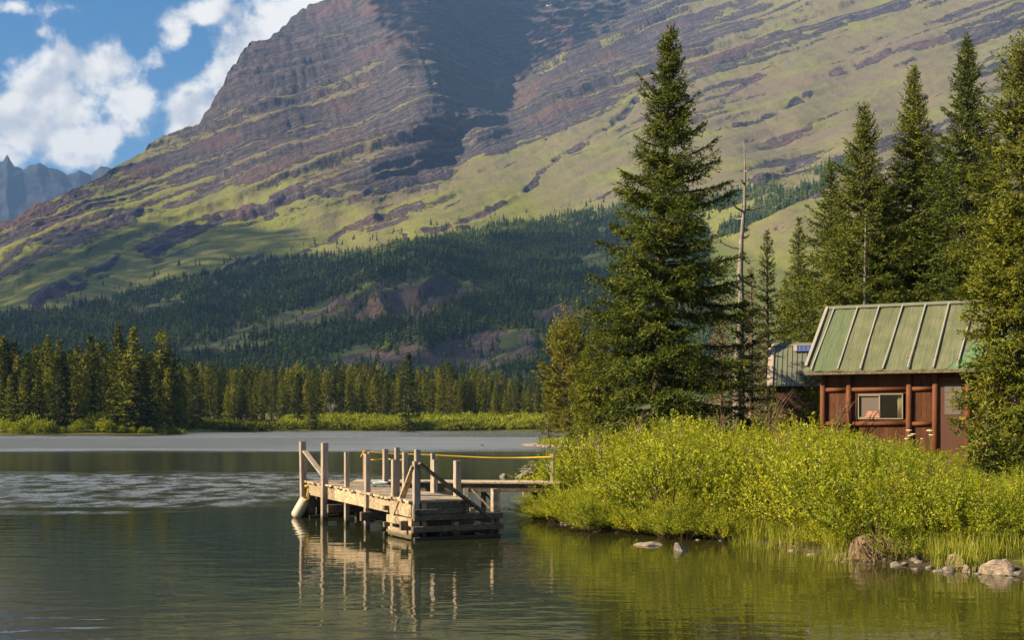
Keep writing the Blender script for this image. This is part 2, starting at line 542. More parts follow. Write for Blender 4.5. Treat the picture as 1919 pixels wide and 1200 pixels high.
s2 = nd(nt, 'ShaderNodeMixShader', {0: cm, 1: s1.outputs[0], 2: b2.outputs[0]})
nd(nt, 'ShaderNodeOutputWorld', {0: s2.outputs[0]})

sc.view_settings.view_transform = 'Standard'
sc.view_settings.look = 'None'
sc.view_settings.exposure = 1.25
sc.view_settings.gamma = 1.0
cy = sc.cycles
cy.use_denoising = True
cy.max_bounces = 8
cy.diffuse_bounces = 3
cy.glossy_bounces = 3
cy.transmission_bounces = 4
cy.transparent_max_bounces = 8
cy.volume_bounces = 0
cy.sample_clamp_indirect = 6.0
cy.caustics_reflective = False
cy.caustics_refractive = False

# ---------------------------------------------------------------- the mountain (a real surface: each point has its own distance)
CTRL = """-300 740 900,500 740 900,1200 740 900,2300 740 850,-300 690 1150,0 690 1150,400 690 1100,700 690 1060,1000 690 1060,1200 690 1050,1600 690 1000,2300 690 950
620 680 1110,800 660 1170,800 625 1210,1000 640 1210,800 602 1400,620 648 1330,1000 608 1430
500 622 1480,700 600 1480,700 545 1570,800 532 1600,860 565 1560,700 512 1860,560 572 1780,850 505 1880,430 608 1700
0 640 1500,200 620 1600,0 600 1900,200 570 1950,400 540 2000,400 510 2250,1000 560 1650,1000 500 1950,1000 430 2300,1200 560 1500,1200 480 1850,1200 390 2200
0 580 2050,250 535 2300,450 490 2430,640 465 2420,750 440 2430,900 415 2450
0 500 2500,0 430 2850,0 412 2950,150 370 3100,200 450 2750,200 325 3350,350 230 3750,350 330 3300,350 430 2850,470 90 4250,470 200 3700,470 320 3200,600 5 4600,600 120 4000,600 250 3450,600 380 2850,700 60 4150,700 200 3550,700 320 3050,700 400 2750,780 20 4150,820 150 3600,830 220 3400,800 290 3170
845 262 3440,790 325 3110,720 395 2810,650 445 2620,600 470 2480,880 270 3330,820 350 2950,760 400 2700,680 450 2480
870 120 4150,900 60 4700,950 0 5000,1000 -55 5200,950 120 4600,920 180 4100,1000 60 4850,1000 110 4450,1100 0 4950,1100 60 4450
900 207 3620,1000 157 3860,1080 112 4060,1150 77 4160,1250 10 4480,1350 -55 4800
1000 230 3450,1000 320 2950,1000 390 2570,1150 200 3350,1150 300 2850,1300 130 3500,1300 230 3000,1300 310 2620,1500 50 3700,1500 150 3200,1500 250 2750,1500 300 2480,1700 0 3700,1700 130 3100,1700 240 2580,1900 -30 3600,1900 100 3000,1900 210 2520,2300 -60 3500,2300 100 2700
1350 372 2080,1450 347 1980,1550 322 1980,1700 287 2000,1450 420 1680,1550 400 1650,1700 400 1560,1350 480 1650,1500 520 1350,1600 600 1150,1900 300 1900,1900 500 1300,1450 325 2280,1550 300 2320,1700 263 2350
700 -55 4700,850 -60 5000,1200 -60 5000,1500 -60 4300,1900 -60 3750,-150 480 2900,-300 560 2700,-300 640 1600,-150 560 2400"""
cp = np.array([[float(q) for q in t.split()] for t in CTRL.replace('\n', ',').split(',')])
ROCK = """600 20 95,560 60 95,450 140 95,380 210 92,300 270 70,200 330 50,100 380 75,30 420 75,500 200 78,600 150 82,700 100 88,750 60 92,400 280 66,500 300 62,600 280 66,650 240 74,750 200 80,800 250 90,700 300 58,350 350 45,250 400 40,150 440 48,50 480 52,100 540 18,300 480 25,450 420 22,550 400 30,650 360 32,600 430 15,500 460 8,250 520 8
900 60 97,1000 30 97,1100 30 95,950 120 95,920 180 80,870 120 95,850 60 92,900 215 88,1000 165 92,1100 120 92,1200 70 88,1250 30 80,950 240 72,1050 190 72,800 310 70,760 350 65,720 390 60
1000 300 12,1100 250 22,1300 180 34,1400 100 42,1500 60 36,1350 60 60,1500 150 15,1700 80 28,1850 40 50,1600 200 15,1300 300 4,1000 380 4,800 420 4,1700 220 15,1200 200 30,900 330 8
200 600 4,560 600 85,620 580 88,700 560 85,850 560 70,480 620 75,800 650 88,700 665 85,1000 650 78,1060 600 80,900 520 15,1000 470 8,450 500 0,700 480 0,0 650 0,1200 600 10,300 640 10,620 650 30,900 600 15,1100 480 12,1500 400 12,1500 315 40,1700 275 60,1500 500 5,2300 300 20,2300 0 30,-300 500 20"""
rp = np.array([[float(q) for q in t.split()] for t in ROCK.replace('\n', ',').split(',')])
STREAK = [  # px,py line, half width px, strength: gullies and rock bands
    ([(1190, 190), (1090, 262), (1040, 300), (985, 350), (930, 378), (850, 412), (740, 452), (650, 480)], 6, 1.0, 9),
    ([(1260, 310), (1150, 350), (1060, 390)], 5, .7, 4), ([(1900, 40), (1800, 60), (1740, 75), (1640, 112), (1560, 140)], 7, .9, -6), ([(1330, 245), (1420, 222), (1520, 180)], 6, .9, -5),
    ([(1380, 235), (1450, 215)], 8, .7, -3), ([(1420, 80), (1560, 40), (1700, 0)], 6, .6, -4), ([(1390, 100), (1330, 130), (1280, 160)], 6, .7, -3), ([(1500, 95), (1430, 130), (1350, 190), (1300, 220)], 5, .7, 3),
    ([(1650, 180), (1560, 220), (1480, 250), (1400, 262)], 4, .5, 3), ([(1860, 110), (1790, 160), (1700, 200)], 5, .6, 3), ([(1020, 268), (960, 300), (900, 318)], 4, .6, 2),
    ([(265, 472), (370, 428), (470, 388), (580, 372), (690, 335)], 13, 1.0, -7), ([(420, 498), (490, 468)], 7, .9, -4), ([(30, 595), (100, 548), (230, 480), (330, 440)], 10, .6, -4), ([(60, 470), (200, 400), (330, 370), (420, 320)], 12, .7, -6),
    ([(130, 540), (230, 510)], 6, .5, -3), ([(1380, 352), (1450, 330), (1545, 296)], 6, .8, -5), ([(1420, 392), (1500, 375), (1560, 362)], 7, .9, -5), ([(1560, 300), (1640, 285), (1720, 262), (1800, 250)], 10, .9, -6),
    ([(240, 570), (330, 552), (400, 545)], 5, .8, -3), ([(345, 652), (430, 632), (520, 598)], 7, .8, -3), ([(880, 420), (800, 440), (700, 462), (620, 478)], 3, .5, 2), ([(560, 465), (620, 440), (680, 415), (730, 390)], 10, .6, 5),
]


def poly_sd(px, py, poly):
    """signed distance to a polygon, positive inside"""
    best = np.full(px.shape, 1e18)
    ins = np.zeros(px.shape, bool)
    n = len(poly)
    for i in range(n):
        x0, y0 = poly[i]
        x1, y1 = poly[(i + 1) % n]
        dx, dy = x1 - x0, y1 - y0
        t = np.clip(((px - x0) * dx + (py - y0) * dy) / (dx * dx + dy * dy), 0, 1)
        best = np.minimum(best, (px - x0 - t * dx) ** 2 + (py - y0 - t * dy) ** 2)
        c = ((y0 > py) != (y1 > py)) & (px < (x1 - x0) * (py - y0) / (y1 - y0 + 1e-12) + x0)
        ins ^= c
    return np.where(ins, 1, -1) * np.sqrt(best)


def tps_fit(p, d, lam):
    n = len(p)
    q = p / 500.0
    r = np.linalg.norm(q[:, None] - q[None], axis=2)
    K = np.where(r > 0, r * r * np.log(np.maximum(r, 1e-9)), 0) + lam * np.eye(n)
    A = np.block([[K, np.c_[np.ones(n), q]], [np.c_[np.ones(n), q].T, np.zeros((3, 3))]])
    return q, np.linalg.solve(A, np.r_[d, 0, 0, 0])


def tps_eval(fit, p):
    q, c = fit
    out = np.empty(len(p))
    for k in range(0, len(p), 40000):
        x = p[k:k + 40000] / 500.0
        r = np.linalg.norm(x[:, None] - q[None], axis=2)
        U = np.where(r > 0, r * r * np.log(np.maximum(r, 1e-9)), 0)
        out[k:k + 40000] = U @ c[:-3] + c[-3] + x @ c[-2:]
    return out


fitD = tps_fit(cp[:, :2], np.log(cp[:, 2]), 2e-4)
skx = [-320, -150, 0, 60, 120, 200, 280, 340, 360, 390, 420, 447, 470, 500, 535, 556, 578, 600, 640, 700, 850, 1000, 2400]
sky_y = [570, 482, 412, 380, 362, 326, 278, 241, 226, 195, 152, 118, 96, 72, 47, 27, 17, 4, -25, -55, -62, -62, -62]
NC, NR = 1060, 430
gx = np.linspace(-320, 2320, NC)
gs = np.interp(gx, skx, sky_y)
gs0 = np.convolve(np.pad(gs, 40, mode='edge'), np.hanning(41) / np.hanning(41).sum(), 'same')[40:-40]
vv_ = np.linspace(0, 1, NR)
PX = np.repeat(gx[None], NR, 0)
PY = 745 + (gs0[None] + (gs - gs0)[None] * vv_[:, None] ** 14 - 745) * vv_[:, None]
D = np.exp(tps_eval(fitD, np.c_[PX.ravel(), PY.ravel()])).reshape(NR, NC)
for r_ in range(1, NR):                       # a hillside never leans back towards the viewer
    D[r_] = np.maximum(D[r_], D[r_ - 1] + 0.15)


def grid_smooth(a, n):
    for _ in range(n):
        b = np.pad(a, 1, mode='edge')
        a = (b[:-2, 1:-1] + b[2:, 1:-1] + b[1:-1, :-2] + b[1:-1, 2:] + 2 * a) / 6
    return a


D = grid_smooth(D, 3)
# rockiness
wgt = np.zeros((NR, NC))
acc = np.zeros((NR, NC))
for x, y, k in rp:
    g = 1.0 / (((PX - x) ** 2 + ((PY - y) * 1.25) ** 2) / 900.0 + 1.0) ** 2
    wgt += g
    acc += g * k / 100.0
rock = acc / wgt
wob = (fbm(np.dstack([PX / 60, PY / 60, PX * 0]), 4, 5) - 0.5)
for line, hw, st, dep in STREAK:
    best = np.full((NR, NC), 1e9)
    for (x0, y0), (x1, y1) in zip(line[:-1], line[1:]):
        dx, dy = x1 - x0, y1 - y0
        t = np.clip(((PX - x0) * dx + (PY - y0) * dy) / (dx * dx + dy * dy), 0, 1)
        best = np.minimum(best, np.hypot(PX - x0 - t * dx, PY - y0 - t * dy + wob * hw * 5))
    k = np.exp(-(best / (hw * 0.8)) ** 2)
    k = k * sstep(0.36, 0.56, fbm(np.dstack([PX / 34 + PY / 60, PY / 16, PX * 0 + hw]), 4, 31) + 0.10)
    rock = np.maximum(rock, rock + k * st * 0.75)
    D += dep * k * (D / 2800)
KNOLLS = [[(405, 640), (470, 612), (530, 598), (590, 585), (650, 555), (700, 532), (760, 521), (820, 520), (870, 530), (888, 550), (850, 575), (800, 600), (760, 598), (700, 605), (620, 612), (560, 620), (500, 628), (440, 642)],
          [(585, 672), (650, 655), (720, 650), (780, 640), (850, 625), (920, 615), (990, 620), (1030, 640), (1035, 665), (990, 690), (920, 700), (700, 702), (610, 692)],
          [(985, 588), (1060, 580), (1110, 590), (1100, 610), (1050, 620), (1000, 612)], [(245, 577), (330, 552), (430, 540), (440, 546), (330, 566), (260, 582)], [(320, 656), (420, 640), (530, 636), (500, 656), (400, 668), (330, 672)]]
MEADOWS = [[(870, 530), (930, 522), (1010, 535), (960, 550), (890, 556)], [(1060, 500), (1110, 470), (1180, 455), (1200, 520), (1120, 530)], [(1120, 430), (1190, 410), (1200, 432), (1130, 448)]]


def in_px(polys, x, y, grow=0.0):
    o = np.full(x.shape, -1e9)
    for q in polys:
        o = np.maximum(o, poly_sd(x, y, q))
    return o + grow


low = sstep(-5, 15, PY - np.interp(PX, [-320, 0, 100, 250, 330, 450, 560, 640, 750, 850, 950, 1050, 1180, 1250, 1340, 1500, 2320], [620, 594, 578, 548, 522, 502, 478, 468, 450, 432, 417, 404, 374, 366, 440, 520, 620]))
kn = sstep(-6, 8, in_px(KNOLLS, PX, PY) + wob * 30)
rock = rock * (1 - low) + low * (0.12 + 0.75 * kn)
rock = np.clip(rock, 0, 1)

X = (PX - CX) / F * D
Z = CH + (HZ - PY) / F * D
POS = np.dstack([X, D, Z])


def grid_normals(p):
    du = np.gradient(p, axis=1)
    dv = np.gradient(p, axis=0)
    n = np.cross(du, dv)
    return n / np.maximum(np.linalg.norm(n, axis=2, keepdims=True), 1e-9)


Nn = grid_normals(grid_smooth(POS.transpose(2, 0, 1).reshape(3 * NR, NC), 0).reshape(3, NR, NC).transpose(1, 2, 0))
up_in = np.where(Nn[..., 2:] < 0, -1, 1)
Nn = Nn * up_in
dip = np.interp(PX, [0, 300, 700, 830, 900, 1080, 1180, 1500, 2300], [0.62, 0.52, 0.40, 0.24, 0.05, 0.05, 0.5, 0.42, 0.36])
rib = sstep(-40, 25, PY - np.interp(PX, [860, 1000, 1150, 1250, 1400], [205, 150, 72, 5, -80])) * sstep(855, 900, PX)
dip = dip * (1 - rib) + 0.5 * rib
warp = fbm(POS / 420.0, 4, 11)
dl = np.interp(gx, [-320, 0, 300, 700, 830, 2300], [0.62, 0.62, 0.52, 0.40, 0.30, 0.30])
dr = np.interp(gx, [-320, 900, 1180, 1500, 2300], [0.5, 0.5, 0.5, 0.42, 0.36])
cl_i = np.cumsum(dl) * (gx[1] - gx[0]) * 3300 / F
cr_i = np.cumsum(dr) * (gx[1] - gx[0]) * 3300 / F
i8 = np.argmin(abs(gx - 860))
cwm = sstep(830, 900, PX) * (1 - rib)
rr_ = sstep(0, 30, PY - np.interp(PX, [700, 760, 850, 870, 1000, 1150, 1250, 1400], [420, 395, 300, 215, 150, 72, 5, -80])) * sstep(740, 800, PX)
tilt = (cl_i - cl_i[i8])[None] * (1 - rr_) * (1 - cwm) + (cr_i - cr_i[i8])[None] * rr_ + cwm * 0.06 * (X - X[:, i8:i8 + 1])
S = Z - tilt + 50 * (warp - 0.5) + 17 * (fbm(POS / 60.0, 4, 14, .6) - .5) + 7 * (fbm(POS / 16.0, 3, 15) - .5)
rav = np.abs(fbm(np.dstack([(X + .35 * Z) / 34, (Z - .4 * X) / 150, D / 300]), 4, 27) - .5) * 2
lat = fbm(POS / 170.0, 4, 21)
hi = sstep(620, 560, PY) * 0.7 + 0.3


def cliffy(s, seed):
    return np.clip((n1(s, seed) - 0.5) * 2.6, -1, 1)


st_ = 20 * cliffy(S / 62, 3) + 14 * cliffy(S / 27, 4) + 8 * cliffy(S / 13, 6)
disp = rock * hi * 0.82 * (st_ * (0.35 + 1.1 * lat) + 46 * (fbm(POS / 150.0, 5, 8, 0.55) - 0.5) + 13 * (rav - .3) + 10 * (fbm(POS / 22.0, 4, 18, .6) - .5)) + (1 - rock) * (11 * (fbm(POS / 130.0, 4, 9) - 0.5) + 5 * (fbm(POS / 30.0, 3, 10) - .5)) + 26 * (fbm(POS / 520.0, 3, 12) - 0.5)
fade = sstep(745, 700, PY)
POS = POS + Nn * (disp * fade)[..., None]
# what covers the ground, point by point
N2 = grid_normals(POS)
steep = 1 - np.abs(N2[..., 2])
steep_s = grid_smooth(steep, 60)
rk = rock * 1.25 - 0.42 + (1.0 * (n1(S / 26, 41) - 0.5) + 0.7 * (n1(S / 11, 42) - 0.5) + 1.25 * (fbm(POS / 70.0, 6, 23, .66) - 0.5)) * (0.5 + 0.7 * rock) + 1.7 * np.clip(steep - steep_s, -.3, .5)
rk = sstep(0.0, 0.7, rk + .16 * sstep(400, 120, PY) * sstep(1050, 800, PX))
scr = sstep(0.56, 0.72, fbm(POS / 160.0, 4, 51) + 0.16 * (n1(S / 46, 52) - .5) + 0.02 * sstep(0.5, 0.9, rock) + 0.22 * np.exp(-(((PX - 950) / 110) ** 2 + ((PY - 180) / 40) ** 2)) + .12 * np.exp(-(((PX - 1320) / 130) ** 2 + ((PY - 110) / 50) ** 2)))
alt = sstep(420, 150, PY) * sstep(1050, 800, PX)
lush = np.clip(sstep(330, 480, PY) * 0.6 + 0.25 - .5 * alt + 1.2 * (fbm(POS / 110.0, 4, 61) - 0.5) + sstep(1350, 900, PX) * 0.25, 0, 1)
edge_x = [-320, 0, 100, 250, 330, 450, 560, 640, 750, 850, 950, 1050, 1120, 1180, 1250, 1340, 1500, 2320]
edge_y = [620, 594, 578, 548, 522, 502, 478, 468, 450, 432, 417, 404, 388, 374, 366, 440, 520, 620]
EDGE = np.interp(PX, edge_x, edge_y)
floor_ = sstep(-6, 14, PY - EDGE)

back = POS[-1].copy()
rows = [POS]
b1_ = back + np.array([0, 250, -60.0])
b2_ = back + np.array([0, 1100, 0.0])
b2_[:, 2] = 0
f1_ = POS[0].copy()
f1_[:, 1] -= 6
f1_[:, 2] = -8
ALL = np.concatenate([f1_[None], POS, b1_[None], b2_[None]])


def attr_rows(a):
    return np.concatenate([a[:1], a, a[-1:], a[-1:]]).ravel()


def grid_faces(nr, nc):
    i = np.arange(nr * nc).reshape(nr, nc)
    return np.stack([i[:-1, :-1], i[:-1, 1:], i[1:, 1:], i[1:, :-1]], -1).reshape(-1, 4)


me = mk_mesh('mountain', ALL.reshape(-1, 3), grid_faces(NR + 3, NC), True)
for nm, a in (('rockiness', rk), ('scree', scr), ('lushness', lush), ('strata', S), ('woods', floor_)):
    at = me.attributes.new(nm, 'FLOAT', 'POINT')
    at.data.foreach_set('value', attr_rows(a).astype(np.float32))
m = bpy.data.materials.new('mountain_rock_and_grass')
nt = nodes(m)


def att(nt, n):
    return nd(nt, 'ShaderNodeAttribute', attribute_name=n).outputs['Fac']


pos = nd(nt, 'ShaderNodeNewGeometry').outputs['Position']
fn = noise(nt, pos, 0.12, 6, 0.65)
fn2 = noise(nt, pos, 0.03, 6, 0.62)
sa = att(nt, 'strata')
sv = nd(nt, 'ShaderNodeCombineXYZ', {0: mth(nt, 'MULTIPLY', sa, 0.16), 1: mth(nt, 'MULTIPLY', fn2, 2.5), 2: 0.0}).outputs[0]
sb = noise(nt, sv, 1.0, 4, 0.6)
rkf = maprange(nt, mth(nt, 'ADD', att(nt, 'rockiness'), mth(nt, 'MULTIPLY', mth(nt, 'SUBTRACT', fn, 0.5), 1.6)), 0.3, 0.7)
rc = ramp(nt, sb, [(0.32, (0.022, 0.020, 0.025)), (0.5, (0.068, 0.057, 0.066)), (0.68, (0.145, 0.120, 0.122))])
rc = mix(nt, mth(nt, 'MULTIPLY', att(nt, 'scree'), 0.85), rc, mix(nt, fn, (0.075, 0.046, 0.047), (0.155, 0.100, 0.096)))
gc = mix(nt, maprange(nt, mth(nt, 'ADD', att(nt, 'lushness'), mth(nt, 'MULTIPLY', mth(nt, 'SUBTRACT', fn2, 0.5), 1.1)), 0.1, 0.9), (0.136, 0.119, 0.071), (0.160, 0.170, 0.036))
gc = mix(nt, mth(nt, 'MULTIPLY', maprange(nt, fn, 0.5, 0.72), 0.5), gc, (0.070, 0.078, 0.024))
gc = mix(nt, mth(nt, 'MULTIPLY', att(nt, 'scree'), 0.35), gc, (0.15, 0.105, 0.09))
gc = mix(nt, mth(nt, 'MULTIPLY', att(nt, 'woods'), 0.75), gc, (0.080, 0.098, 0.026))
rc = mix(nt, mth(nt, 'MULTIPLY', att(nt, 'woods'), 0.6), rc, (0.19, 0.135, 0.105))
col = mix(nt, rkf, gc, rc)
hb = mth(nt, 'ADD', mth(nt, 'MULTIPLY', fn, mth(nt, 'ADD', 3.0, mth(nt, 'MULTIPLY', rkf, 7.0))), mth(nt, 'MULTIPLY', mth(nt, 'MULTIPLY', sb, rkf), 14.0))
principled(nt, col, 0.95, 0.1, bump(nt, hb, 1.0, 0.9))
setp(link('mountain', me, m), kind='structure')

# a patch of old snow high in the bowl
i_ = np.argmin((PX[0] - 1032) ** 2)
j_ = np.argmin((PY[:, i_] - 17) ** 2)
sn = POS[j_ - 2:j_ + 3, i_ - 3:i_ + 4] + np.array([-1.0, -3.0, 1.5])
sn = sn.mean((0, 1)) + (sn - sn.mean((0, 1))) * (0.55 + .3 * rng.random((5, 7, 1)))
snc = sn.reshape(-1, 3).mean(0)
me = mk_mesh('snow_patch', sn.reshape(-1, 3) - snc, grid_faces(5, 7), True)
o = link('snow_patch', me, M['snow'])
o.location = snc
md = o.modifiers.new('thick', 'SOLIDIFY')
md.thickness = 4
setp(o, 'small white patch of old snow high in the shaded mountain bowl', 'snow patch')

# far blue peaks beyond
fx = np.linspace(-420, 420, 420)
pk = np.interp(fx, [-420, -260, -150, -60, -20, 0, 12, 24, 44, 76, 95, 115, 130, 150, 170, 190, 206, 225, 300, 420], [360, 330, 345, 316, 306, 303, 291, 313, 316, 307, 318, 322, 331, 322, 328, 312, 312, 324, 340, 380])
NRf = 90
FX = np.repeat(fx[None], NRf, 0)
tv = np.linspace(0, 1, NRf)[:, None]
FY = 640 + (pk[None] - 640) * tv
FD = 6600 + 1700 * tv ** 1.3 + 0 * FX
FP = np.dstack([(FX - CX) / F * FD, FD, CH + (HZ - FY) / F * FD])
rd = fbm(FP / np.array([330.0, 330, 300]), 6, 71, 0.62) - 0.5
FP[..., 1] -= 260 * rd * sstep(0, .3, tv)
FP[..., 2] += 55 * (fbm(FP / 130.0, 5, 73, 0.6) - 0.5) + 26 * cliffy(FP[..., 2] / 90, 74) * 0.3
bk = FP[-1] + np.array([0, 700, -900.0])
FA = np.concatenate([FP, bk[None]])
me = mk_mesh('distant_mountains', FA.reshape(-1, 3), grid_faces(NRf + 1, len(fx)), False)
m = bpy.data.materials.new('distant_rock')
nt = nodes(m)
pos = nd(nt, 'ShaderNodeNewGeometry').outputs['Position']
a = noise(nt, scaled(nt, pos, (0.002, 0.002, 0.012)), 1.0, 6, 0.65)
principled(nt, mix(nt, maprange(nt, a, 0.35, 0.65), (0.010, 0.014, 0.024), (0.030, 0.036, 0.05)), 0.95, 0.1)
setp(link('distant_mountains', me, m), kind='structure')


# ---------------------------------------------------------------- conifers
def leaf_quads(p, d, L, Wd, roll, face=None):
    """diamond leaves: base point, direction, length, width, roll; 'face' turns the blade towards a direction"""
    n = len(p)
    d = d / np.maximum(np.linalg.norm(d, axis=1, keepdims=True), 1e-9)
    ref = np.where(np.abs(d[:, 2:3]) < 0.92, np.array([[0, 0, 1.0]]), np.array([[1.0, 0, 0]]))
    s = np.cross(d, ref)
    s /= np.maximum(np.linalg.norm(s, axis=1, keepdims=True), 1e-9)
    u = np.cross(s, d)
    q = s * np.cos(roll)[:, None] + u * np.sin(roll)[:, None]
    if face is not None:
        q2 = np.cross(d, face)
        l2 = np.linalg.norm(q2, axis=1, keepdims=True)
        q = np.where(l2 > 1e-4, q2 / np.maximum(l2, 1e-9), q)
    w2 = (Wd * 0.5)[:, None]
    mid = p + d * (L * 0.45)[:, None]
    V = np.empty((n, 4, 3))
    V[:, 0] = p
    V[:, 1] = mid + q * w2
    V[:, 2] = p + d * L[:, None]
    V[:, 3] = mid - q * w2
    return V.reshape(-1, 3), np.arange(n * 4).reshape(n, 4)


SPIRE = ([0, .08, .2, .4, .55, .65, .75, .85, .95, 1], [.75, .95, 1, .86, .72, .58, .40, .24, .09, .02])
CONE = ([0, .06, .2, .5, .8, .95, 1], [.7, .95, 1, .68, .3, .09, .02])
COLUMN = ([0, .1, .3, .6, .8, .93, 1], [.6, .9, 1, .82, .55, .22, .03])
ROUND = ([0, .1, .3, .55, .75, .9, 1], [.5, .8, .95, 1, .85, .55, .12])


def conifer(seed, h, Rr, prof=SPIRE, z0=0.08, gap=0.36, per=6, lf=(0.135, 0.042), tw=0.056, sp=0.042, droop=0.28, up=0.22, lean=(0, 0), tufts=False, sparse=0.0, trunk_r=None, asym=0.0, vary=0.28, wood=True, bare=0.0, nside=7, wn=4):
    """trunk with limbs (MB) and needle sprays (V, F) of one conifer standing at the origin"""
    r = np.random.default_rng(seed)
    tr = trunk_r or 0.016 * h
    mb = MB()
    nt_ = 12

    def axis(z):
        t = z / h
        return np.array([lean[0] * t + 0.012 * h * math.sin(2.2 * t * 3 + seed) * t * (1 - t), lean[1] * t, z])

    mb.tube([axis(h * k / nt_) for k in range(nt_ + 1)], [max(0.012, tr * (1.25 if k == 0 else 1) * (1 - 0.93 * k / nt_) ** 0.9) for k in range(nt_ + 1)], nside)
    Ps, Ds, Ls, Ws = [], [], [], []
    z = h * z0
    while z < h * 0.985:
        t = (z - h * z0) / (h * (1 - z0))
        nbr = max(3, int(round(per * r.uniform(0.75, 1.25))))
        a0 = r.uniform(0, 6.28)
        for b in range(nbr):
            if r.random() < sparse:
                continue
            az = a0 + 6.283 * b / nbr + r.normal(0, 0.25)
            L = Rr * np.interp(t, prof[0], prof[1]) * r.uniform(0.9 - vary, 0.9 + vary) * (1 + asym * math.cos(az))
            if r.random() < 0.06:
                L *= 1.25
            if L < 0.05:
                L = 0.05
            zz_ = z + r.uniform(-0.5, 0.5) * gap
            base = axis(min(max(zz_, 0.05), h))
            e0 = np.interp(t, [0, .35, .75, 1], [-0.28, -0.04, 0.35, 1.1]) + r.normal(0, 0.09) + (0.25 if tufts else 0)
            hd = np.array([math.cos(az), math.sin(az), 0])

            def path(s):
                s = np.asarray(s, float)[..., None]
                zl = math.tan(e0) * s - droop * s ** 1.6 * (1 - t * 0.8) + up * s ** 3
                return base + hd * (L * s) + np.array([0, 0, 1.0]) * (L * zl)

            ss = np.linspace(0, 1, 6)
            pp = path(ss)
            if wood and L > 0.25:
                rb = max(0.006, min(0.045, 0.014 * L + 0.004))
                mb.tube([tuple(x) for x in pp[:5]] + [tuple(pp[5])], [rb, rb * .9, rb * .75, rb * .55, rb * .35, rb * .12], wn if L > 0.6 else 3, False)
            if bare and r.random() < bare:
                continue
            # side twigs
            s_in = (0.45 if tufts else np.interp(L, [0.3, 3], [0.05, 0.22]))
            n = max(2, int(L * (1 - s_in) / tw))
            s = s_in + (1 - s_in) * (np.arange(n) + r.uniform(0, 1, n)) / n
            p0 = path(s)
            tg = path(np.minimum(s + 0.03, 1.03)) - path(s - 0.03)
            tg /= np.linalg.norm(tg, axis=1, keepdims=True)
            side = np.where(r.random(n) < 0.5, -1.0, 1.0)
            sv_ = np.cross(tg, np.array([[0, 0, 1.0]]))
            sv_ /= np.maximum(np.linalg.norm(sv_, axis=1, keepdims=True), 1e-6)
            tl = np.clip((0.11 + 0.54 * L * (1 - s) ** 0.75 * (0.35 + s)) * r.uniform(0.6, 1.25, n), 0.09, 0.85)
            if tufts:
                tl = np.clip(0.3 * r.uniform(0.5, 1.2, n), .1, .5) * min(1, L) * 1.2
            ang = r.uniform(0.7, 1.15, n)
            td = tg * np.cos(ang)[:, None] + sv_ * (side * np.sin(ang))[:, None]
            td[:, 2] += r.normal(-0.16 if not tufts else 0.25, 0.22, n)
            m_ = np.maximum(2, (tl / sp).astype(int))
            idx = np.repeat(np.arange(n), m_)
            k = np.concatenate([np.arange(q) for q in m_])
            f = (k + r.uniform(0, 1, len(k))) / m_[idx]
            q = p0[idx] + td[idx] * (tl[idx] * f)[:, None]
            q[:, 2] -= 0.25 * tl[idx] * f ** 2
            dd = td[idx] * 0.8 + r.normal(0, 0.48, (len(k), 3))
            dd[:, 2] += 0.05
            Ps.append(q)
            Ds.append(dd)
            # sprays along the limb itself
            n2 = max(3, int(L * (1 - s_in) / (sp * 0.7)))
            s2_ = s_in + (1 - s_in) * r.uniform(0, 1, n2)
            q2 = path(s2_)
            t2 = path(s2_ + 0.03) - path(s2_ - 0.03)
            t2 /= np.linalg.norm(t2, axis=1, keepdims=True)
            Ps.append(q2)
            Ds.append(t2 + r.normal(0, 0.55, (n2, 3)))
        z += gap * r.uniform(0.75, 1.2) * np.interp(t, [0, .6, 1], [1.15, 0.95, 0.5])
    # leader
    n3 = max(6, int(0.06 * h / sp * 2))
    zz3 = h * r.uniform(0.93, 1.0, n3)
    Ps.append(np.array([axis(z_) for z_ in zz3]))
    Ds.append(np.c_[r.normal(0, 0.6, (n3, 2)), r.uniform(0.3, 1.0, n3)])
    p = np.concatenate(Ps)
    d = np.concatenate(Ds)
    n = len(p)
    ax_ = np.c_[lean[0] * p[:, 2] / h, lean[1] * p[:, 2] / h]
    out = np.c_[p[:, :2] - ax_, np.zeros(n)]
    out /= np.maximum(np.linalg.norm(out, axis=1, keepdims=True), 1e-6)
    face = out * 0.75 + np.array([[0, 0, 0.65]]) + r.normal(0, 0.38, (n, 3))
    V, Fq = leaf_quads(p, d, lf[0] * r.uniform(0.65, 1.35, n), lf[1] * r.uniform(0.7, 1.3, n), r.uniform(0, 3.14, n), face)
    return mb, V, Fq


def make_tree(name, label, cat, loc, args, needle, bark='bark', group=None, rz=0.0, cnames=('trunk', 'crown')):
    mb, V, Fq = conifer(**args)
    root = empty(name, loc, rz)
    setp(root, label, cat, group)
    mb.build(cnames[0], M[bark], root, True, local=True)
    link(cnames[1], mk_mesh(cnames[1], V, Fq), M[needle], root)
    return root


# ---------------------------------------------------------------- ground sheet
SHORE = [(40, -20), (25, 2), (12, 14.5), (8.6, 19.6), (7.4, 21.3), (6.2, 22.8), (5.2, 25.6), (3.6, 27.7), (1.9, 29.5), (0.75, 33.0), (0.55, 36), (1.2, 42), (1.9, 52), (3.2, 66), (3.6, 90), (4.2, 110), (3.6, 124), (1.6, 131), (3.0, 138), (9, 147), (15, 170), (18, 240), (9, 308),
         (-4, 316), (-30, 318), (-50, 312), (-57, 306), (-56, 288), (-64, 280), (-72, 272), (-66, 246), (-64, 236), (-76, 229), (-92, 224), (-140, 226), (-260, 215), (-500, 190)]
LAND = SHORE + [(-1500, 190), (-1500, 1200), (1500, 1200), (1500, -20)]


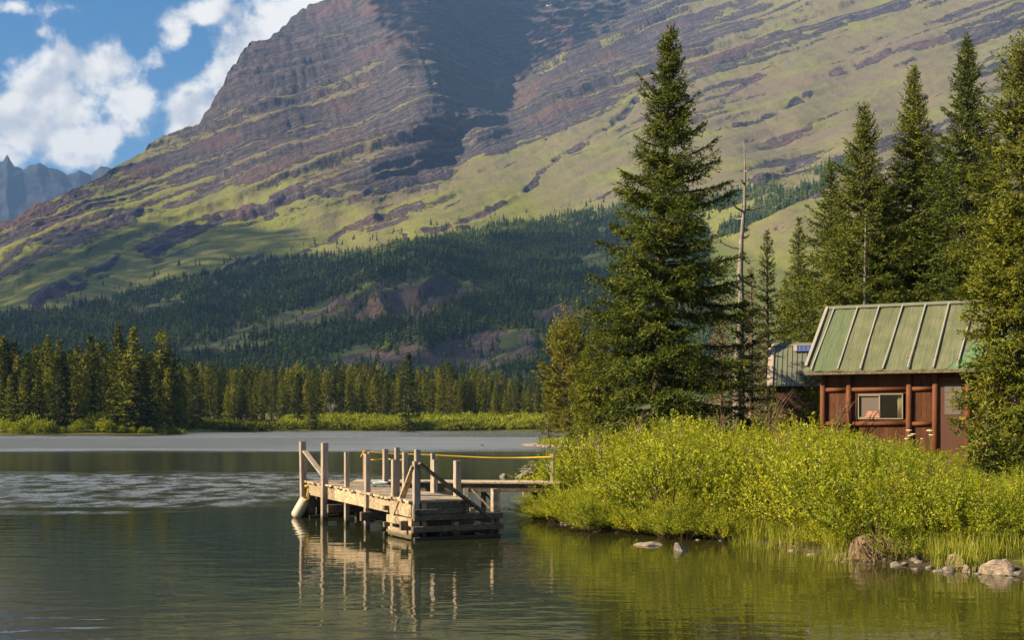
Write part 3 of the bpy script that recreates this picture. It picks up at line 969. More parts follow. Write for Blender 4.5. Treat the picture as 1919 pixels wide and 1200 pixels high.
def ground_z(x, y):
    x = np.asarray(x, float)
    y = np.asarray(y, float)
    s = poly_sd(x, y, LAND)
    s = s + (fbm(np.stack([x / 2.5, y / 2.5, 0 * x], -1), 3, 3) - .5) * 1.2 * sstep(80, 50, y)
    near = sstep(-1.2, 0.4, s) * 0.35 - 0.3 + 0.085 * np.clip(s, 0, 12) * (y < 100) + 0.05 * np.clip(s, 0, 60) * (y >= 100)
    far = 16 * sstep(420, 900, y)
    near = np.where(s < 0, np.maximum(-1.6, -0.3 + 0.25 * s), near)
    spit = sstep(70, 110, y) * sstep(170, 150, y) * (np.abs(x) < 30)
    near = near * (1 - 0.6 * spit * (s > 0))
    return near + far


gxs = np.unique(np.concatenate([np.linspace(-1400, -120, 40), np.linspace(-120, -10, 70), np.linspace(-10, 30, 200), np.linspace(30, 120, 40), np.linspace(120, 1400, 36)]))
gys = np.unique(np.concatenate([np.linspace(-220, 10, 24), np.linspace(10, 60, 200), np.linspace(60, 160, 120), np.linspace(160, 360, 120), np.linspace(360, 1150, 50)]))
GX, GY = np.meshgrid(gxs, gys)
GZ = ground_z(GX, GY)
me = mk_mesh('ground', np.dstack([GX, GY, GZ]).reshape(-1, 3), grid_faces(len(gys), len(gxs)), True)
m = bpy.data.materials.new('bank_earth_and_grass')
nt = nodes(m)
pos = nd(nt, 'ShaderNodeNewGeometry').outputs['Position']
sz = nd(nt, 'ShaderNodeSeparateXYZ', {0: pos})
a = noise(nt, pos, 2.0, 6, 0.65)
b = noise(nt, pos, 0.25, 4, 0.6)
gcol = mix(nt, maprange(nt, a, 0.3, 0.7), (0.055, 0.060, 0.014), (0.13, 0.14, 0.03))
gcol = mix(nt, mth(nt, 'MULTIPLY', maprange(nt, b, 0.5, 0.7), 0.6), gcol, (0.17, 0.17, 0.035))
wet = mix(nt, a, (0.022, 0.016, 0.011), (0.075, 0.054, 0.036))
col = mix(nt, maprange(nt, mth(nt, 'ADD', sz.outputs[2], mth(nt, 'MULTIPLY', mth(nt, 'SUBTRACT', a, 0.5), 0.3)), 0.03, 0.2), wet, gcol)
principled(nt, col, 0.95, 0.15, bump(nt, a, 0.12, 0.8))
setp(link('ground', me, m), kind='structure')

# ---------------------------------------------------------------- water
wv = np.array([[-1400, -220, 0], [1400, -220, 0], [1400, 420, 0], [-1400, 420, 0]], float)
me = mk_mesh('water', wv, np.array([[0, 1, 2, 3]]))
m = bpy.data.materials.new('lake_water')
nt = nodes(m)
pos = nd(nt, 'ShaderNodeNewGeometry').outputs['Position']
sw = nd(nt, 'ShaderNodeSeparateXYZ', {0: pos})
x_, y_ = sw.outputs[0], sw.outputs[1]
wn_ = noise(nt, scaled(nt, pos, (0.02, 0.10, 1)), 1.0, 3, 0.6)
wy = mth(nt, 'ADD', y_, mth(nt, 'MULTIPLY', mth(nt, 'SUBTRACT', wn_, 0.5), 38.0))
wn2 = noise(nt, scaled(nt, pos, (0.10, 0.35, 1)), 1.0, 4, 0.65)
wy2 = mth(nt, 'ADD', y_, mth(nt, 'MULTIPLY', mth(nt, 'SUBTRACT', wn2, 0.5), 16.0))
wx2 = mth(nt, 'ADD', x_, mth(nt, 'MULTIPLY', mth(nt, 'SUBTRACT', wn2, 0.5), 9.0))
farr = mth(nt, 'MULTIPLY', mth(nt, 'MULTIPLY', maprange(nt, wy, 98, 120), maprange(nt, wy, 215, 180, 0.38, 1.0)), maprange(nt, mth(nt, 'ADD', x_, mth(nt, 'MULTIPLY', mth(nt, 'SUBTRACT', wn_, 0.5), 40.0)), 0, -32, 0.5, 1.0))
nearr = mth(nt, 'MULTIPLY', mth(nt, 'MULTIPLY', maprange(nt, wy2, 34, 39), maprange(nt, wy2, 66, 56)), maprange(nt, wx2, -4.0, -8.5))
cove = mth(nt, 'MULTIPLY', mth(nt, 'MULTIPLY', maprange(nt, wy2, 34, 38), maprange(nt, wy2, 52, 46)), mth(nt, 'MULTIPLY', maprange(nt, x_, -3.0, -1.0), 0.45))
ruf = mth(nt, 'MAXIMUM', mth(nt, 'MAXIMUM', farr, mth(nt, 'MULTIPLY', mth(nt, 'MULTIPLY', nearr, 0.75), maprange(nt, noise(nt, scaled(nt, pos, (0.8, 0.45, 1)), 1.0, 6, 0.72), 0.38, 0.62))), cove)
dcl = maprange(nt, y_, 20, 120, 1.0, 0.35)
calm = mth(nt, 'ADD', mth(nt, 'MULTIPLY', noise(nt, scaled(nt, pos, (0.7, 1.5, 1)), 1.3, 2.0, 0.5, 0.4), 0.009), mth(nt, 'MULTIPLY', noise(nt, scaled(nt, pos, (1, 1.6, 1)), 5.0, 2.0, 0.5), 0.0016))
calm = mth(nt, 'MULTIPLY', calm, dcl)
rip = mth(nt, 'ADD', mth(nt, 'MULTIPLY', noise(nt, scaled(nt, pos, (1.5, 0.65, 1)), 2.6, 3.0, 0.65), 0.24), mth(nt, 'MULTIPLY', noise(nt, scaled(nt, pos, (0.7, 1.2, 1)), 0.9, 2.0, 0.6), mth(nt, 'MULTIPLY', maprange(nt, y_, 70, 110), 0.6)))
hgt = mth(nt, 'ADD', calm, mth(nt, 'MULTIPLY', rip, mth(nt, 'MULTIPLY', ruf, 0.13)))
rgh = mth(nt, 'ADD', maprange(nt, y_, 32, 75, 0.015, 0.11), mth(nt, 'MULTIPLY', ruf, maprange(nt, y_, 60, 110, 0.42, 0.5)))
nrm = bump(nt, hgt, 1.0, 1.0)
deep = mix(nt, maprange(nt, x_, -2, 5), (0.020, 0.025, 0.011), (0.034, 0.033, 0.008))
principled(nt, deep, rgh, mth(nt, 'ADD', 0.5, mth(nt, 'MULTIPLY', ruf, 0.5)), nrm, IOR=1.333)
setp(link('water', me, m), kind='structure')

# ---------------------------------------------------------------- forest on the lower slopes: one mass nobody could count
GROVES = [[(1290, 380), (1400, 354), (1440, 346), (1470, 350), (1400, 378), (1310, 398)], [(1350, 442), (1400, 396), (1470, 366), (1545, 336), (1562, 346), (1500, 382), (1430, 420), (1370, 455)], [(1480, 330), (1600, 300), (1640, 300), (1560, 330)]]
NT = 46000
qx = rng.uniform(-310, 1330, NT * 3)
qy = rng.uniform(360, 738, NT * 3)
ed = np.interp(qx, edge_x, edge_y)
jit = 26 * (fbm(np.c_[qx / 40, qy / 40, 0 * qx], 3, 91) - 0.5)
den = np.where(qy > ed + jit * 0.6, 1.0, 0.0)
den = np.where((qy <= ed + jit * 0.6) & (qy > ed - 26), 0.035, den)
den *= 1 - 0.97 * sstep(-8, 4, in_px(KNOLLS, qx, qy) + jit * 0.7)
den *= 1 - 0.88 * sstep(-8, 6, in_px(MEADOWS, qx, qy) + jit)
den *= 0.55 + 0.45 * sstep(0.36, 0.5, fbm(np.c_[qx / 45, qy / 22, 0 * qx + 5], 3, 93))
dep_ = np.interp(qy, [380, 480, 560, 640, 740], [1.0, .95, .7, .5, .3])
keep = rng.random(NT * 3) < den * dep_
qx, qy = qx[keep][:NT], qy[keep][:NT]
gx2 = rng.uniform(1270, 1660, 9000)
gy2 = rng.uniform(290, 460, 9000)
kg = (in_px(GROVES, gx2, gy2) + 14 * (fbm(np.c_[gx2 / 20, gy2 / 20, 0 * gx2], 3, 95) - 0.5)) > 0
qx = np.r_[qx, gx2[kg][:1500]]
qy = np.r_[qy, gy2[kg][:1500]]


def surf(qx, qy):
    """points of the finished mountain surface, looked up by grid position"""
    ci = np.clip(((qx + 320) / 2640 * (NC - 1)), 0, NC - 1.001)
    sk = np.interp(qx, gx, gs0)
    ri = np.clip((745 - qy) / (745 - sk) * (NR - 1), 0, NR - 1.001)
    c0, r0 = ci.astype(int), ri.astype(int)
    a, b = (ci - c0)[:, None], (ri - r0)[:, None]
    return POS[r0, c0] * (1 - a) * (1 - b) + POS[r0, c0 + 1] * a * (1 - b) + POS[r0 + 1, c0] * (1 - a) * b + POS[r0 + 1, c0 + 1] * a * b


TB = surf(qx, qy)
order = np.argsort(-TB[:, 1])
TB = TB[order]
nT = len(TB)
temps = []
for k in range(6):
    r = np.random.default_rng(500 + k)
    vs, fs = [], []
    tiers = 4
    for j in range(tiers):
        zt = 1.0 - 0.20 * j if j else 1.0
        zb = 0.80 - 0.24 * j
        rad = 0.055 + 0.052 * j
        ap = len(vs)
        vs.append((r.normal(0, .01), r.normal(0, .01), zt + 0.02))
        for i in range(7):
            a = 6.283 * i / 7 + j
            q = rad * (1.25 if i % 2 else 0.75) * r.uniform(0.75, 1.2)
            vs.append((q * math.cos(a), q * math.sin(a), max(0, zb + r.uniform(-0.06, 0.05))))
        for i in range(7):
            fs.append((ap, ap + 1 + i, ap + 1 + (i + 1) % 7))
    temps.append((np.array(vs), np.array(fs)))
hh = (rng.gamma(7, 1.3, nT).clip(4.0, 18))
hh *= np.where(np.interp(TB[:, 1], [900, 2600], [0, 1]) > 0.8, 0.95, 1.05)
ww = hh * rng.uniform(0.8, 1.35, nT)
aa = rng.uniform(0, 6.28, nT)
Vs, Fs, off = [], [], 0
for k, (tv_, tf_) in enumerate(temps):
    ix = np.arange(k, nT, 6)
    n = len(ix)
    c, s_ = np.cos(aa[ix])[:, None], np.sin(aa[ix])[:, None]
    v = np.empty((n, len(tv_), 3))
    v[..., 0] = (tv_[:, 0] * c - tv_[:, 1] * s_) * ww[ix][:, None] + TB[ix, 0:1]
    v[..., 1] = (tv_[:, 0] * s_ + tv_[:, 1] * c) * ww[ix][:, None] + TB[ix, 1:2]
    v[..., 2] = tv_[:, 2] * hh[ix][:, None] + TB[ix, 2:3] - 1.2
    Vs.append(v.reshape(-1, 3))
    Fs.append((tf_[None] + (np.arange(n) * len(tv_))[:, None, None]).reshape(-1, 3) + off)
    off += n * len(tv_)
setp(link('forest', mk_mesh('forest', np.concatenate(Vs), np.concatenate(Fs)), M['forest']), 'dark conifer forest covering the lower slopes of the mountain', 'forest', None, 'stuff')

# ---------------------------------------------------------------- far shore: conifers one by one
FARK = []
farspec = [('spruce', dict(h=15, Rr=2.1, prof=SPIRE)), ('spruce', dict(h=15, Rr=1.8, prof=COLUMN)), ('spruce', dict(h=15, Rr=2.4, prof=CONE)), ('spruce', dict(h=15, Rr=1.9, prof=SPIRE, asym=.2)),
           ('pine', dict(h=15, Rr=2.2, prof=COLUMN, tufts=True, z0=.22)), ('pine', dict(h=15, Rr=2.4, prof=ROUND, tufts=True, z0=.2)), ('pine', dict(h=15, Rr=1.9, prof=COLUMN, z0=.15, asym=-.2)), ('spruce', dict(h=15, Rr=1.7, prof=SPIRE, z0=.05)), ('dark', dict(h=15, Rr=2.3, prof=SPIRE, z0=.04)), ('dark', dict(h=15, Rr=2.6, prof=CONE, z0=.04))]
for k, (nm, kw) in enumerate(farspec):
    kw = dict(kw)
    kw.setdefault('z0', 0.08)
    a = dict(seed=900 + k, gap=0.62, per=6, lf=(0.44, 0.19), tw=0.20, sp=0.15, nside=5, wn=3, trunk_r=0.17)
    a.update(kw)
    mb, V, Fq = conifer(**a)
    tm = mb.mesh('trunk', smooth=True)
    tm.materials.append(M['bark'])
    cm_ = mk_mesh('crown', V, Fq)
    cm_.materials.append(M['needle_dark'] if nm == 'dark' else M['far_needle'])
    if nm == 'dark':
        nm = 'spruce'
    FARK.append((nm, tm, cm_))
topx = [-60, 0, 60, 110, 170, 220, 250, 280, 310, 335, 345, 400, 470, 520, 600, 680, 760, 840, 900, 960, 1020, 1060]
topy = [636, 634, 652, 640, 648, 650, 655, 668, 655, 668, 676, 684, 694, 692, 687, 687, 693, 688, 698, 709, 714, 716]


def far_tree(k, px, Y, top, wide=1.0, label=None, group=None, name=None):
    nm, tm, cm_ = FARK[k]
    x = (px - CX) / F * Y
    gz = float(ground_z(np.array([x]), np.array([Y]))[0])
    h = CH + (HZ - top) / F * Y - gz
    root = empty((name or nm) + '_tree', (x, Y, gz - 0.1), random.uniform(0, 6.28))
    s = h / 15.0
    root.scale = (s * wide, s * wide, s)
    link('trunk', tm, None, root)
    link('crown', cm_, None, root)
    setp(root, label, 'tree', group)
    return root


gL, lL = 'conifers crowding the left end of the far shore', 'green conifer crowded among others at the left end of the far lake shore'
gM, lM = 'conifers of the even far shore row', 'slim green conifer in the even tree row behind the bright far shore thicket'
for Y, hf, gap_ in ((252, .74, 24), (262, .86, 21), (274, .97, 19), (290, 1.0, 18)):
    px = -50 + random.uniform(0, 12)
    while px < 338:
        t = np.interp(px, topx, topy)
        base = HZ + 10
        far_tree(random.randrange(8), px, Y + random.uniform(-5, 5), base - (base - t) * hf * random.uniform(.86, 1.05), random.uniform(.95, 1.35), lL, gL)
        px += gap_ * random.uniform(.7, 1.3)
for Y, hf, gap_ in ((352, .74, 19), (362, .88, 15.5), (374, .98, 14), (390, 1.0, 14)):
    px = 338 + random.uniform(0, 12)
    while px < 1085:
        t = np.interp(px, topx, topy)
        base = HZ
        far_tree(random.randrange(8), px, Y + random.uniform(-5, 5), base - (base - t) * hf * random.uniform(.88, 1.06), random.uniform(.85, 1.15), lM, gM)
        px += gap_ * random.uniform(.7, 1.3)
# the ones that stand out
far_tree(0, 222, 262, 612, 1.25, 'tall pointed spruce rising behind the bushy pine on the far left shore')
far_tree(3, 250, 256, 616, 1.3, 'tallest pointed conifer just right of centre in the far left shore cluster')
far_tree(4, 304, 258, 628, 1.15, 'round-topped pine at the right end of the tall far left shore cluster')
far_tree(7, 170, 262, 628, 1.2, 'tall narrow spruce left of the bushy pine on the far left shore')
far_tree(0, 88, 262, 630, 1.2, 'tall dark conifer above the pale shrubs near the far left edge')
far_tree(2, 236, 241, 668, 1.75, 'broad bushy pine with branches down to the water on the far left shore')
far_tree(9, 266, 243, 674, 1.5, 'broad dark conifer pressed against the bushy pine on the far left shore')
far_tree(9, 108, 238, 672, 1.25, 'dark pointed spruce standing forward among pale shrubs on the far left shore')
far_tree(7, 18, 236, 704, 1.3, 'small young spruce in pale shrubs at the far left edge')
far_tree(6, 160, 240, 688, .75, 'thin dead-looking conifer between the dark spruce and the bushy pine')
far_tree(9, 366, 300, 688, 1.3, 'dark conifer in the shade where the left cluster meets the lower tree row')
far_tree(9, 586, 318, 724, 1.0, 'dark spruce at the left end of the bright far shore thicket')
far_tree(9, 558, 330, 700, 1.1, 'bigger dark spruce behind the left end of the bright thicket')
lone = far_tree(8, 766, 320, 662, 1.0, 'lone dark spruce standing forward in the bright far shore thicket')

# far shore thicket and shrubs: soft domes of leaves


def dome_leaves(cx, cy, cz, rad, hgt, n, L, Wd, r):
    a = r.uniform(0, 6.283, n)
    q = r.uniform(0, 1, n) ** 0.6
    t = np.sqrt(np.maximum(0, 1 - q ** 2))
    sh = r.uniform(0.72, 1.05, n)
    p = np.c_[cx + rad * q * np.cos(a) * sh, cy + rad * q * np.sin(a) * sh, cz + hgt * t * sh * r.uniform(0.55, 1.08, n)]
    d = np.c_[np.cos(a) * q, np.sin(a) * q, 0.5 + t] + r.normal(0, 0.5, (n, 3))
    return leaf_quads(p, d, L * r.uniform(.6, 1.4, n), Wd * r.uniform(.6, 1.4, n), r.uniform(0, 3.14, n))


r = np.random.default_rng(31)
Vs, Fs, off = [], [], 0
for k in range(1050):
    px = r.uniform(532, 1045)
    Y = r.uniform(319, 352)
    if px < 620 and r.random() < .3:
        continue
    x = (px - CX) / F * Y
    gz = float(ground_z(np.array([x]), np.array([Y]))[0])
    if gz < 0.1:
        continue
    hg = r.uniform(1.3, 2.4) + (Y - 319) / 33 * 1.0
    V, Fq = dome_leaves(x, Y, gz, r.uniform(1.2, 2.4), hg, 85, .62, .30, r)
    Vs.append(V)
    Fs.append(Fq + off)
    off += len(V)
setp(link('willow_thicket', mk_mesh('willow_thicket', np.concatenate(Vs), np.concatenate(Fs)), M['far_willow']), 'bright green willow thicket along the far lake shore', 'thicket', None, 'stuff')
Vs, Fs, off = [], [], 0
for k in range(420):
    px = r.uniform(318, 545)
    Y = r.uniform(286, 330)
    x = (px - CX) / F * Y
    gz = float(ground_z(np.array([x]), np.array([Y]))[0])
    if gz < 0.05:
        continue
    V, Fq = dome_leaves(x, Y, gz, r.uniform(.8, 1.8), r.uniform(.8, 1.7), 70, .5, .2, r)
    Vs.append(V)
    Fs.append(Fq + off)
    off += len(V)
setp(link('shore_undergrowth', mk_mesh('shore_undergrowth', np.concatenate(Vs), np.concatenate(Fs)), M['far_needle']), 'dark low undergrowth on the shaded part of the far shore', 'undergrowth', None, 'stuff')
smeshes = []
for k in range(4):
    V, Fq = dome_leaves(0, 0, 0, 1.6, 2.0, 420, .36, .17, r)
    V2, F2 = dome_leaves(.9, .3, 0, 1.1, 1.5, 220, .36, .17, r)
    q = mk_mesh('far_shrub', np.concatenate([V, V2]), np.concatenate([Fq, F2 + len(V)]))
    q.materials.append(M['far_willow'])
    smeshes.append(q)
far_shrubs = [(12, 231, 1.1), (30, 229, 1.0), (48, 233, 1.3), (62, 235, 1.5), (75, 230, 1.1), (88, 233, 1.2), (2, 236, 1.2), (148, 236, 1.1), (168, 239, 1.5), (186, 240, 1.7), (196, 237, 1.3), (134, 234, .7), (212, 238, .7), (280, 239, .6), (326, 246, 1.0), (338, 250, .9), (305, 241, .6), (268, 238, .6), (228, 237, .7), (248, 238, .6), (116, 233, .6), (-18, 232, 1.2)]
for px, Y, s in far_shrubs:
    x = (px - CX) / F * Y
    o = link('far_shrub', random.choice(smeshes))
    o.location = (x, Y, float(ground_z(np.array([x]), np.array([float(Y)]))[0]) - .05)
    o.rotation_euler.z = random.uniform(0, 6.28)
    o.scale = (s, s, s)
    setp(o, 'pale green shrub at the waterline under the far left conifers', 'shrub', 'pale shrubs on the far left shore')
mb = MB()
bx, by, bz = P(622, 766, 322)
for k in range(26):
    a = random.uniform(0, 6.28)
    mb.tube([(bx, by, bz - 1.5), (bx + math.cos(a) * .8, by + math.sin(a) * .8, bz + random.uniform(0, .6)), (bx + math.cos(a) * 1.7, by + math.sin(a) * 1.7, bz + random.uniform(.2, 1.9))], [.09, .06, .03], 4)
mb.thing('bleached_shrub', M['bark_grey'], 'small bleached dead shrub at the left end of the bright far thicket', 'dead shrub')

# ---------------------------------------------------------------- near conifers


def near(name, label, px, top, Y, Rpx, prof, needle, bark='bark', lean_px=0, cat='tree', rz=0.0, group=None, **kw):
    x = (px - CX) / F * Y
    gz = float(ground_z(np.array([x]), np.array([float(Y)]))[0])
    h = CH + (HZ - top) / F * Y - gz
    a = dict(seed=int(px * 7 + Y), h=h, Rr=Rpx / F * Y, prof=prof, lean=(lean_px / F * Y, 0))
    a.update(kw)
    return make_tree(name, label, cat, (x, Y, gz - 0.05), a, needle, bark, group, rz)


near('spruce_tree', 'tall broad spruce, the biggest tree, standing clear left of the dead snag', 1226, 44, 46, 142, SPIRE, 'needle', lean_px=30, per=9, gap=.42, tw=.040, sp=.034, lf=(.125, .040), asym=.08, z0=.05, vary=.42, trunk_r=.26)
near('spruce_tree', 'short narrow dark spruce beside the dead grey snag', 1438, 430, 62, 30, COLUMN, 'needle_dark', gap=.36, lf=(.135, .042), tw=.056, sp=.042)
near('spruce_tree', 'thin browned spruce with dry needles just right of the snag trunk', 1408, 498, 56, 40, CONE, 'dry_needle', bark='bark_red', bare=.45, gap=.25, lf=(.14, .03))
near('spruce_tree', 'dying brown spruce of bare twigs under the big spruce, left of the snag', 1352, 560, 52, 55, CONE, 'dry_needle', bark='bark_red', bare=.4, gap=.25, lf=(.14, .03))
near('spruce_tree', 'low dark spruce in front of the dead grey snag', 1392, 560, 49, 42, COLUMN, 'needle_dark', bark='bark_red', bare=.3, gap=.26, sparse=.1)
near('spruce_tree', 'bright green cone-shaped spruce above the green shed roof', 1497, 408, 64, 62, CONE, 'needle_light', gap=.36, lf=(.135, .042), tw=.056, sp=.042)
near('spruce_tree', 'spruce at the left end of the tall tree group behind the cabin', 1556, 305, 61, 100, SPIRE, 'needle', gap=.36, lf=(.135, .042), tw=.056, sp=.042)
near('spruce_tree', 'tall spruce behind the left end of the cabin roof', 1620, 190, 57, 118, SPIRE, 'needle', gap=.33, per=8, lf=(.135, .042), tw=.056, sp=.042)
near('spruce_tree', 'young sparse spruce with a pale bare trunk behind the cabin ridge', 1622, 392, 50, 50, SPIRE, 'needle', bark='bark_grey', sparse=.3, gap=.3)
near('spruce_tree', 'tall spruce behind the middle of the cabin roof', 1712, 122, 58, 112, SPIRE, 'needle', gap=.33, per=8, lf=(.135, .042), tw=.056, sp=.042)
near('spruce_tree', 'tallest spruce behind the right part of the cabin roof', 1812, 58, 53, 108, SPIRE, 'needle', gap=.33, per=8, lf=(.135, .042), tw=.056, sp=.042)
near('spruce_tree', 'loose yellow-green conifer cut by the right edge of the photo', 1914, 76, 46, 125, ([0, .15, .35, .6, .8, .93, 1], [.7, .95, 1, .8, .5, .26, .05]), 'needle', gap=.36, lf=(.13, .040), tw=.055, sp=.042, per=7)
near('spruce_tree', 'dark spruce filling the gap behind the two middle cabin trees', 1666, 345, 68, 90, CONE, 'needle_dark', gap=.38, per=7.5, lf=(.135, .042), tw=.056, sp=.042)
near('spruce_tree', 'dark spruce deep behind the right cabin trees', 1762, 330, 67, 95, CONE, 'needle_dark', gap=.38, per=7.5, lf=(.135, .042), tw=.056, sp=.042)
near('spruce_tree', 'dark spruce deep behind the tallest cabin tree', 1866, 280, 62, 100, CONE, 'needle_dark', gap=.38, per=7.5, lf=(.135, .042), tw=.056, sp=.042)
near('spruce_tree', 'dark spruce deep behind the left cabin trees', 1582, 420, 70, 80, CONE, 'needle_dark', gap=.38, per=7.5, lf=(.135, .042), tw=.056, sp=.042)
near('spruce_tree', 'spruce at the right frame edge behind the yellow-green conifer', 1950, 230, 54, 110, CONE, 'needle', gap=.32, lf=(.135, .042), tw=.056, sp=.042)
near('spruce_tree', 'lower spruce between shed and cabin trees', 1470, 520, 66, 50, CONE, 'needle', gap=.36, lf=(.135, .042), tw=.056, sp=.042)
near('spruce_tree', 'light green spruce tucked behind the left flank of the big spruce', 1164, 520, 58, 62, CONE, 'needle_light', gap=.36, lf=(.135, .042), tw=.056, sp=.042)
near('spruce_tree', 'light green spruce left of the big spruce, above the willows', 1122, 590, 57, 62, CONE, 'needle_light', gap=.27, lf=(.135, .042), tw=.056, sp=.042)
near('spruce_tree', 'lowest light green spruce between the yellow pine and the big spruce', 1098, 655, 60, 40, COLUMN, 'needle_light', gap=.27, lf=(.135, .042), tw=.056, sp=.042)
near('pine_tree', 'yellow-green pine at the end of the grassy spit', 1066, 630, 140, 50, ROUND, 'pine_needle', gap=.30, tufts=True, lf=(.30, .09), tw=.08, sp=.065, z0=.13, per=8, trunk_r=.16)
near('pine_tree', 'small low pine on the spit left of the yellow-green pine', 1028, 715, 146, 22, CONE, 'pine_needle', gap=.34, tufts=True, lf=(.34, .10), tw=.15, sp=.11, z0=.1)
near('spruce_tree', 'thick yellow-green spruce with grey dead twigs overhanging the cabin door', 1902, 372, 33.5, 108, ([0, .12, .3, .5, .7, .9, 1], [.7, .95, 1, .92, .72, .35, .05]), 'needle_light', bark='bark_grey', gap=.25, lf=(.125, .042), tw=.045, sp=.036, per=9, asym=.05)
near('spruce_tree', 'young bright spruce spreading low in front of the cabin door', 1850, 742, 31.5, 66, CONE, 'needle', gap=.2, lf=(.13, .04), tw=.06, sp=.05, z0=.03)
near('spruce_tree', 'yellow-green spruce low behind the overhanging spruce at the right edge', 1938, 470, 36, 78, CONE, 'needle_light', gap=.26, lf=(.13, .045), tw=.05, sp=.04, per=7)
near('spruce_tree', 'small spruce sapling beside the left cabin corner', 1524, 676, 46.5, 34, COLUMN, 'needle_light', gap=.34, sparse=.25, lf=(.15, .05))

# the dead grey snag
mb = MB()
Ys = 51
b0, t0 = P(1378, 775, Ys), P(1397, 262, Ys)
b0.z = float(ground_z(np.array([b0.x]), np.array([float(Ys)]))[0])
pts = [b0.lerp(t0, k / 10) + Vector((.06 * math.sin(k * 1.7), 0, 0)) for k in range(11)]
sn_root = empty('dead_snag', b0)
setp(sn_root, 'tall bleached grey dead tree trunk with a few bare branches', 'dead tree')
mb.tube(pts, [.21, .19, .175, .165, .15, .135, .115, .09, .065, .04, .012], 9)
mb.build('trunk', M['bark_grey'], sn_root, True)
rr = np.random.default_rng(4)
for py, dx, dz in [(372, 36, 10), (374, -26, 14), (385, -18, 6), (352, 20, 12), (432, -34, 8), (446, 24, -6), (470, -22, -8), (480, 34, -14), (498, -46, -4), (398, 16, -2), (415, 14, 6), (520, 26, 2), (540, -24, -6), (330, -8, 5), (312, 6, 5), (565, 30, -12), (590, -30, -12), (610, 34, -14), (505, 20, -20)]:
    t = (775 - py) / (775 - 262)
    p = b0.lerp(t0, t)
    k = Ys / F
    e = p + Vector((dx * k, rr.uniform(-.5, .5), dz * k))
    mid = p.lerp(e, .55) + Vector((0, 0, -.06))
    mb = MB()
    mb.tube([p, mid, e], [.05, .036, .016], 5)
    mb.tube([mid, mid + Vector((dx * k * .3, rr.uniform(-.3, .3), rr.uniform(-.1, .25)))], [.015, .004], 4)
    mb.build('branch', M['bark_grey'], sn_root)
mb = MB()
for k in range(40):
    t = rr.uniform(.2, .96)
    p = b0.lerp(t0, t)
    a = rr.uniform(0, 6.28)
    q = rr.uniform(.1, .32)
    mb.tube([p, p + Vector((math.cos(a) * q, math.sin(a) * q, rr.uniform(-.08, .1)))], [.014, .004], 3)
mb.build('stubs', M['bark_grey'], sn_root)

# ---------------------------------------------------------------- willows on the bank
WIL = []
for k in range(5):
    r = np.random.default_rng(70 + k)
    mb = MB()
    Ps, Ds = [], []
    nst = 62
    for s in range(nst):
        a = r.uniform(0, 6.283)
        q = r.uniform(0, 1) ** .6
        L = r.uniform(1.15, 1.85) * (1.0 - .28 * q)
        d0_ = np.array([math.cos(a) * q * .95, math.sin(a) * q * .95, 1.0 - .30 * q])
        d0_ /= np.linalg.norm(d0_)
        base = np.array([math.cos(a) * .22 * q, math.sin(a) * .22 * q, 0])
        t = np.linspace(0, 1, 6)[:, None]
        pth = base + d0_ * L * t + np.array([math.cos(a) * .32 * q, math.sin(a) * .32 * q, -.10 * q]) * L * t ** 2
        mb.tube([tuple(x) for x in pth], [.012, .010, .008, .006, .004, .002], 3, False)
        shoots = [(pth, .30)]
        for j in range(4):
            f = r.uniform(.25, .8)
            o_ = pth[0] + (pth[-1] - pth[0]) * f
            dd = d0_ + r.normal(0, .42, 3)
            dd[2] = abs(dd[2]) * .8 + .25
            dd /= np.linalg.norm(dd)
            l2 = L * (1 - f) * r.uniform(.6, 1.05)
            shoots.append((np.array([o_ + dd * l2 * q_ for q_ in np.linspace(0, 1, 4)]), .08))
        for sh, st0 in shoots:
            ln = np.linalg.norm(np.diff(sh, axis=0), axis=1).sum()
            m_ = max(4, int(ln * (1 - st0) / .021))
            f = st0 + (1 - st0) * (np.arange(m_) + r.uniform(0, 1, m_)) / m_
            ii = np.clip((f * (len(sh) - 1)).astype(int), 0, len(sh) - 2)
            w_ = (f * (len(sh) - 1) - ii)[:, None]
            p = sh[ii] * (1 - w_) + sh[ii + 1] * w_
            ax = sh[-1] - sh[0]
            ax /= np.linalg.norm(ax)
            dv = ax * .5 + r.normal(0, .66, (m_, 3))
            Ps.append(p)
            Ds.append(dv)
    p = np.concatenate(Ps)
    d = np.concatenate(Ds)
    n = len(p)
    o3 = np.c_[p[:, :2], np.zeros(n)]
    o3 /= np.maximum(np.linalg.norm(o3, axis=1, keepdims=True), .15)
    V, Fq = leaf_quads(p, d, r.uniform(.038, .068, n), r.uniform(.018, .030, n), r.uniform(0, 3.14, n), o3 * .7 + np.array([[0, 0, .55]]) + r.normal(0, .5, (n, 3)))
    a = mb.mesh('stems')
    a.materials.append(M['twig'])
    b = mk_mesh('foliage', V, Fq)
    b.materials.append(M['willow'])
    WIL.append((a, b))
lim_x = [960, 985, 1000, 1030, 1045, 1065, 1100, 1150, 1200, 1250, 1285, 1330, 1380, 1450, 1500, 1560, 1600, 1660, 1720, 1780, 1850, 1960]
lim_y = [985, 970, 945, 918, 884, 846, 797, 778, 764, 748, 742, 768, 776, 772, 762, 775, 800, 816, 832, 850, 872, 884]
gW, lW = 'willow bushes massed on the right bank', 'yellow-green willow bush in the dense mass covering the right bank'
rr = np.random.default_rng(12)
cand = []
yy = 19.5
while yy < 62:
    xx = 0.0
    while xx < 22:
        cand.append((xx + rr.uniform(-.35, .35), yy + rr.uniform(-.35, .35)))
        xx += 1.0 if yy < 40 else 1.25
    yy += .86 if yy < 40 else 1.2
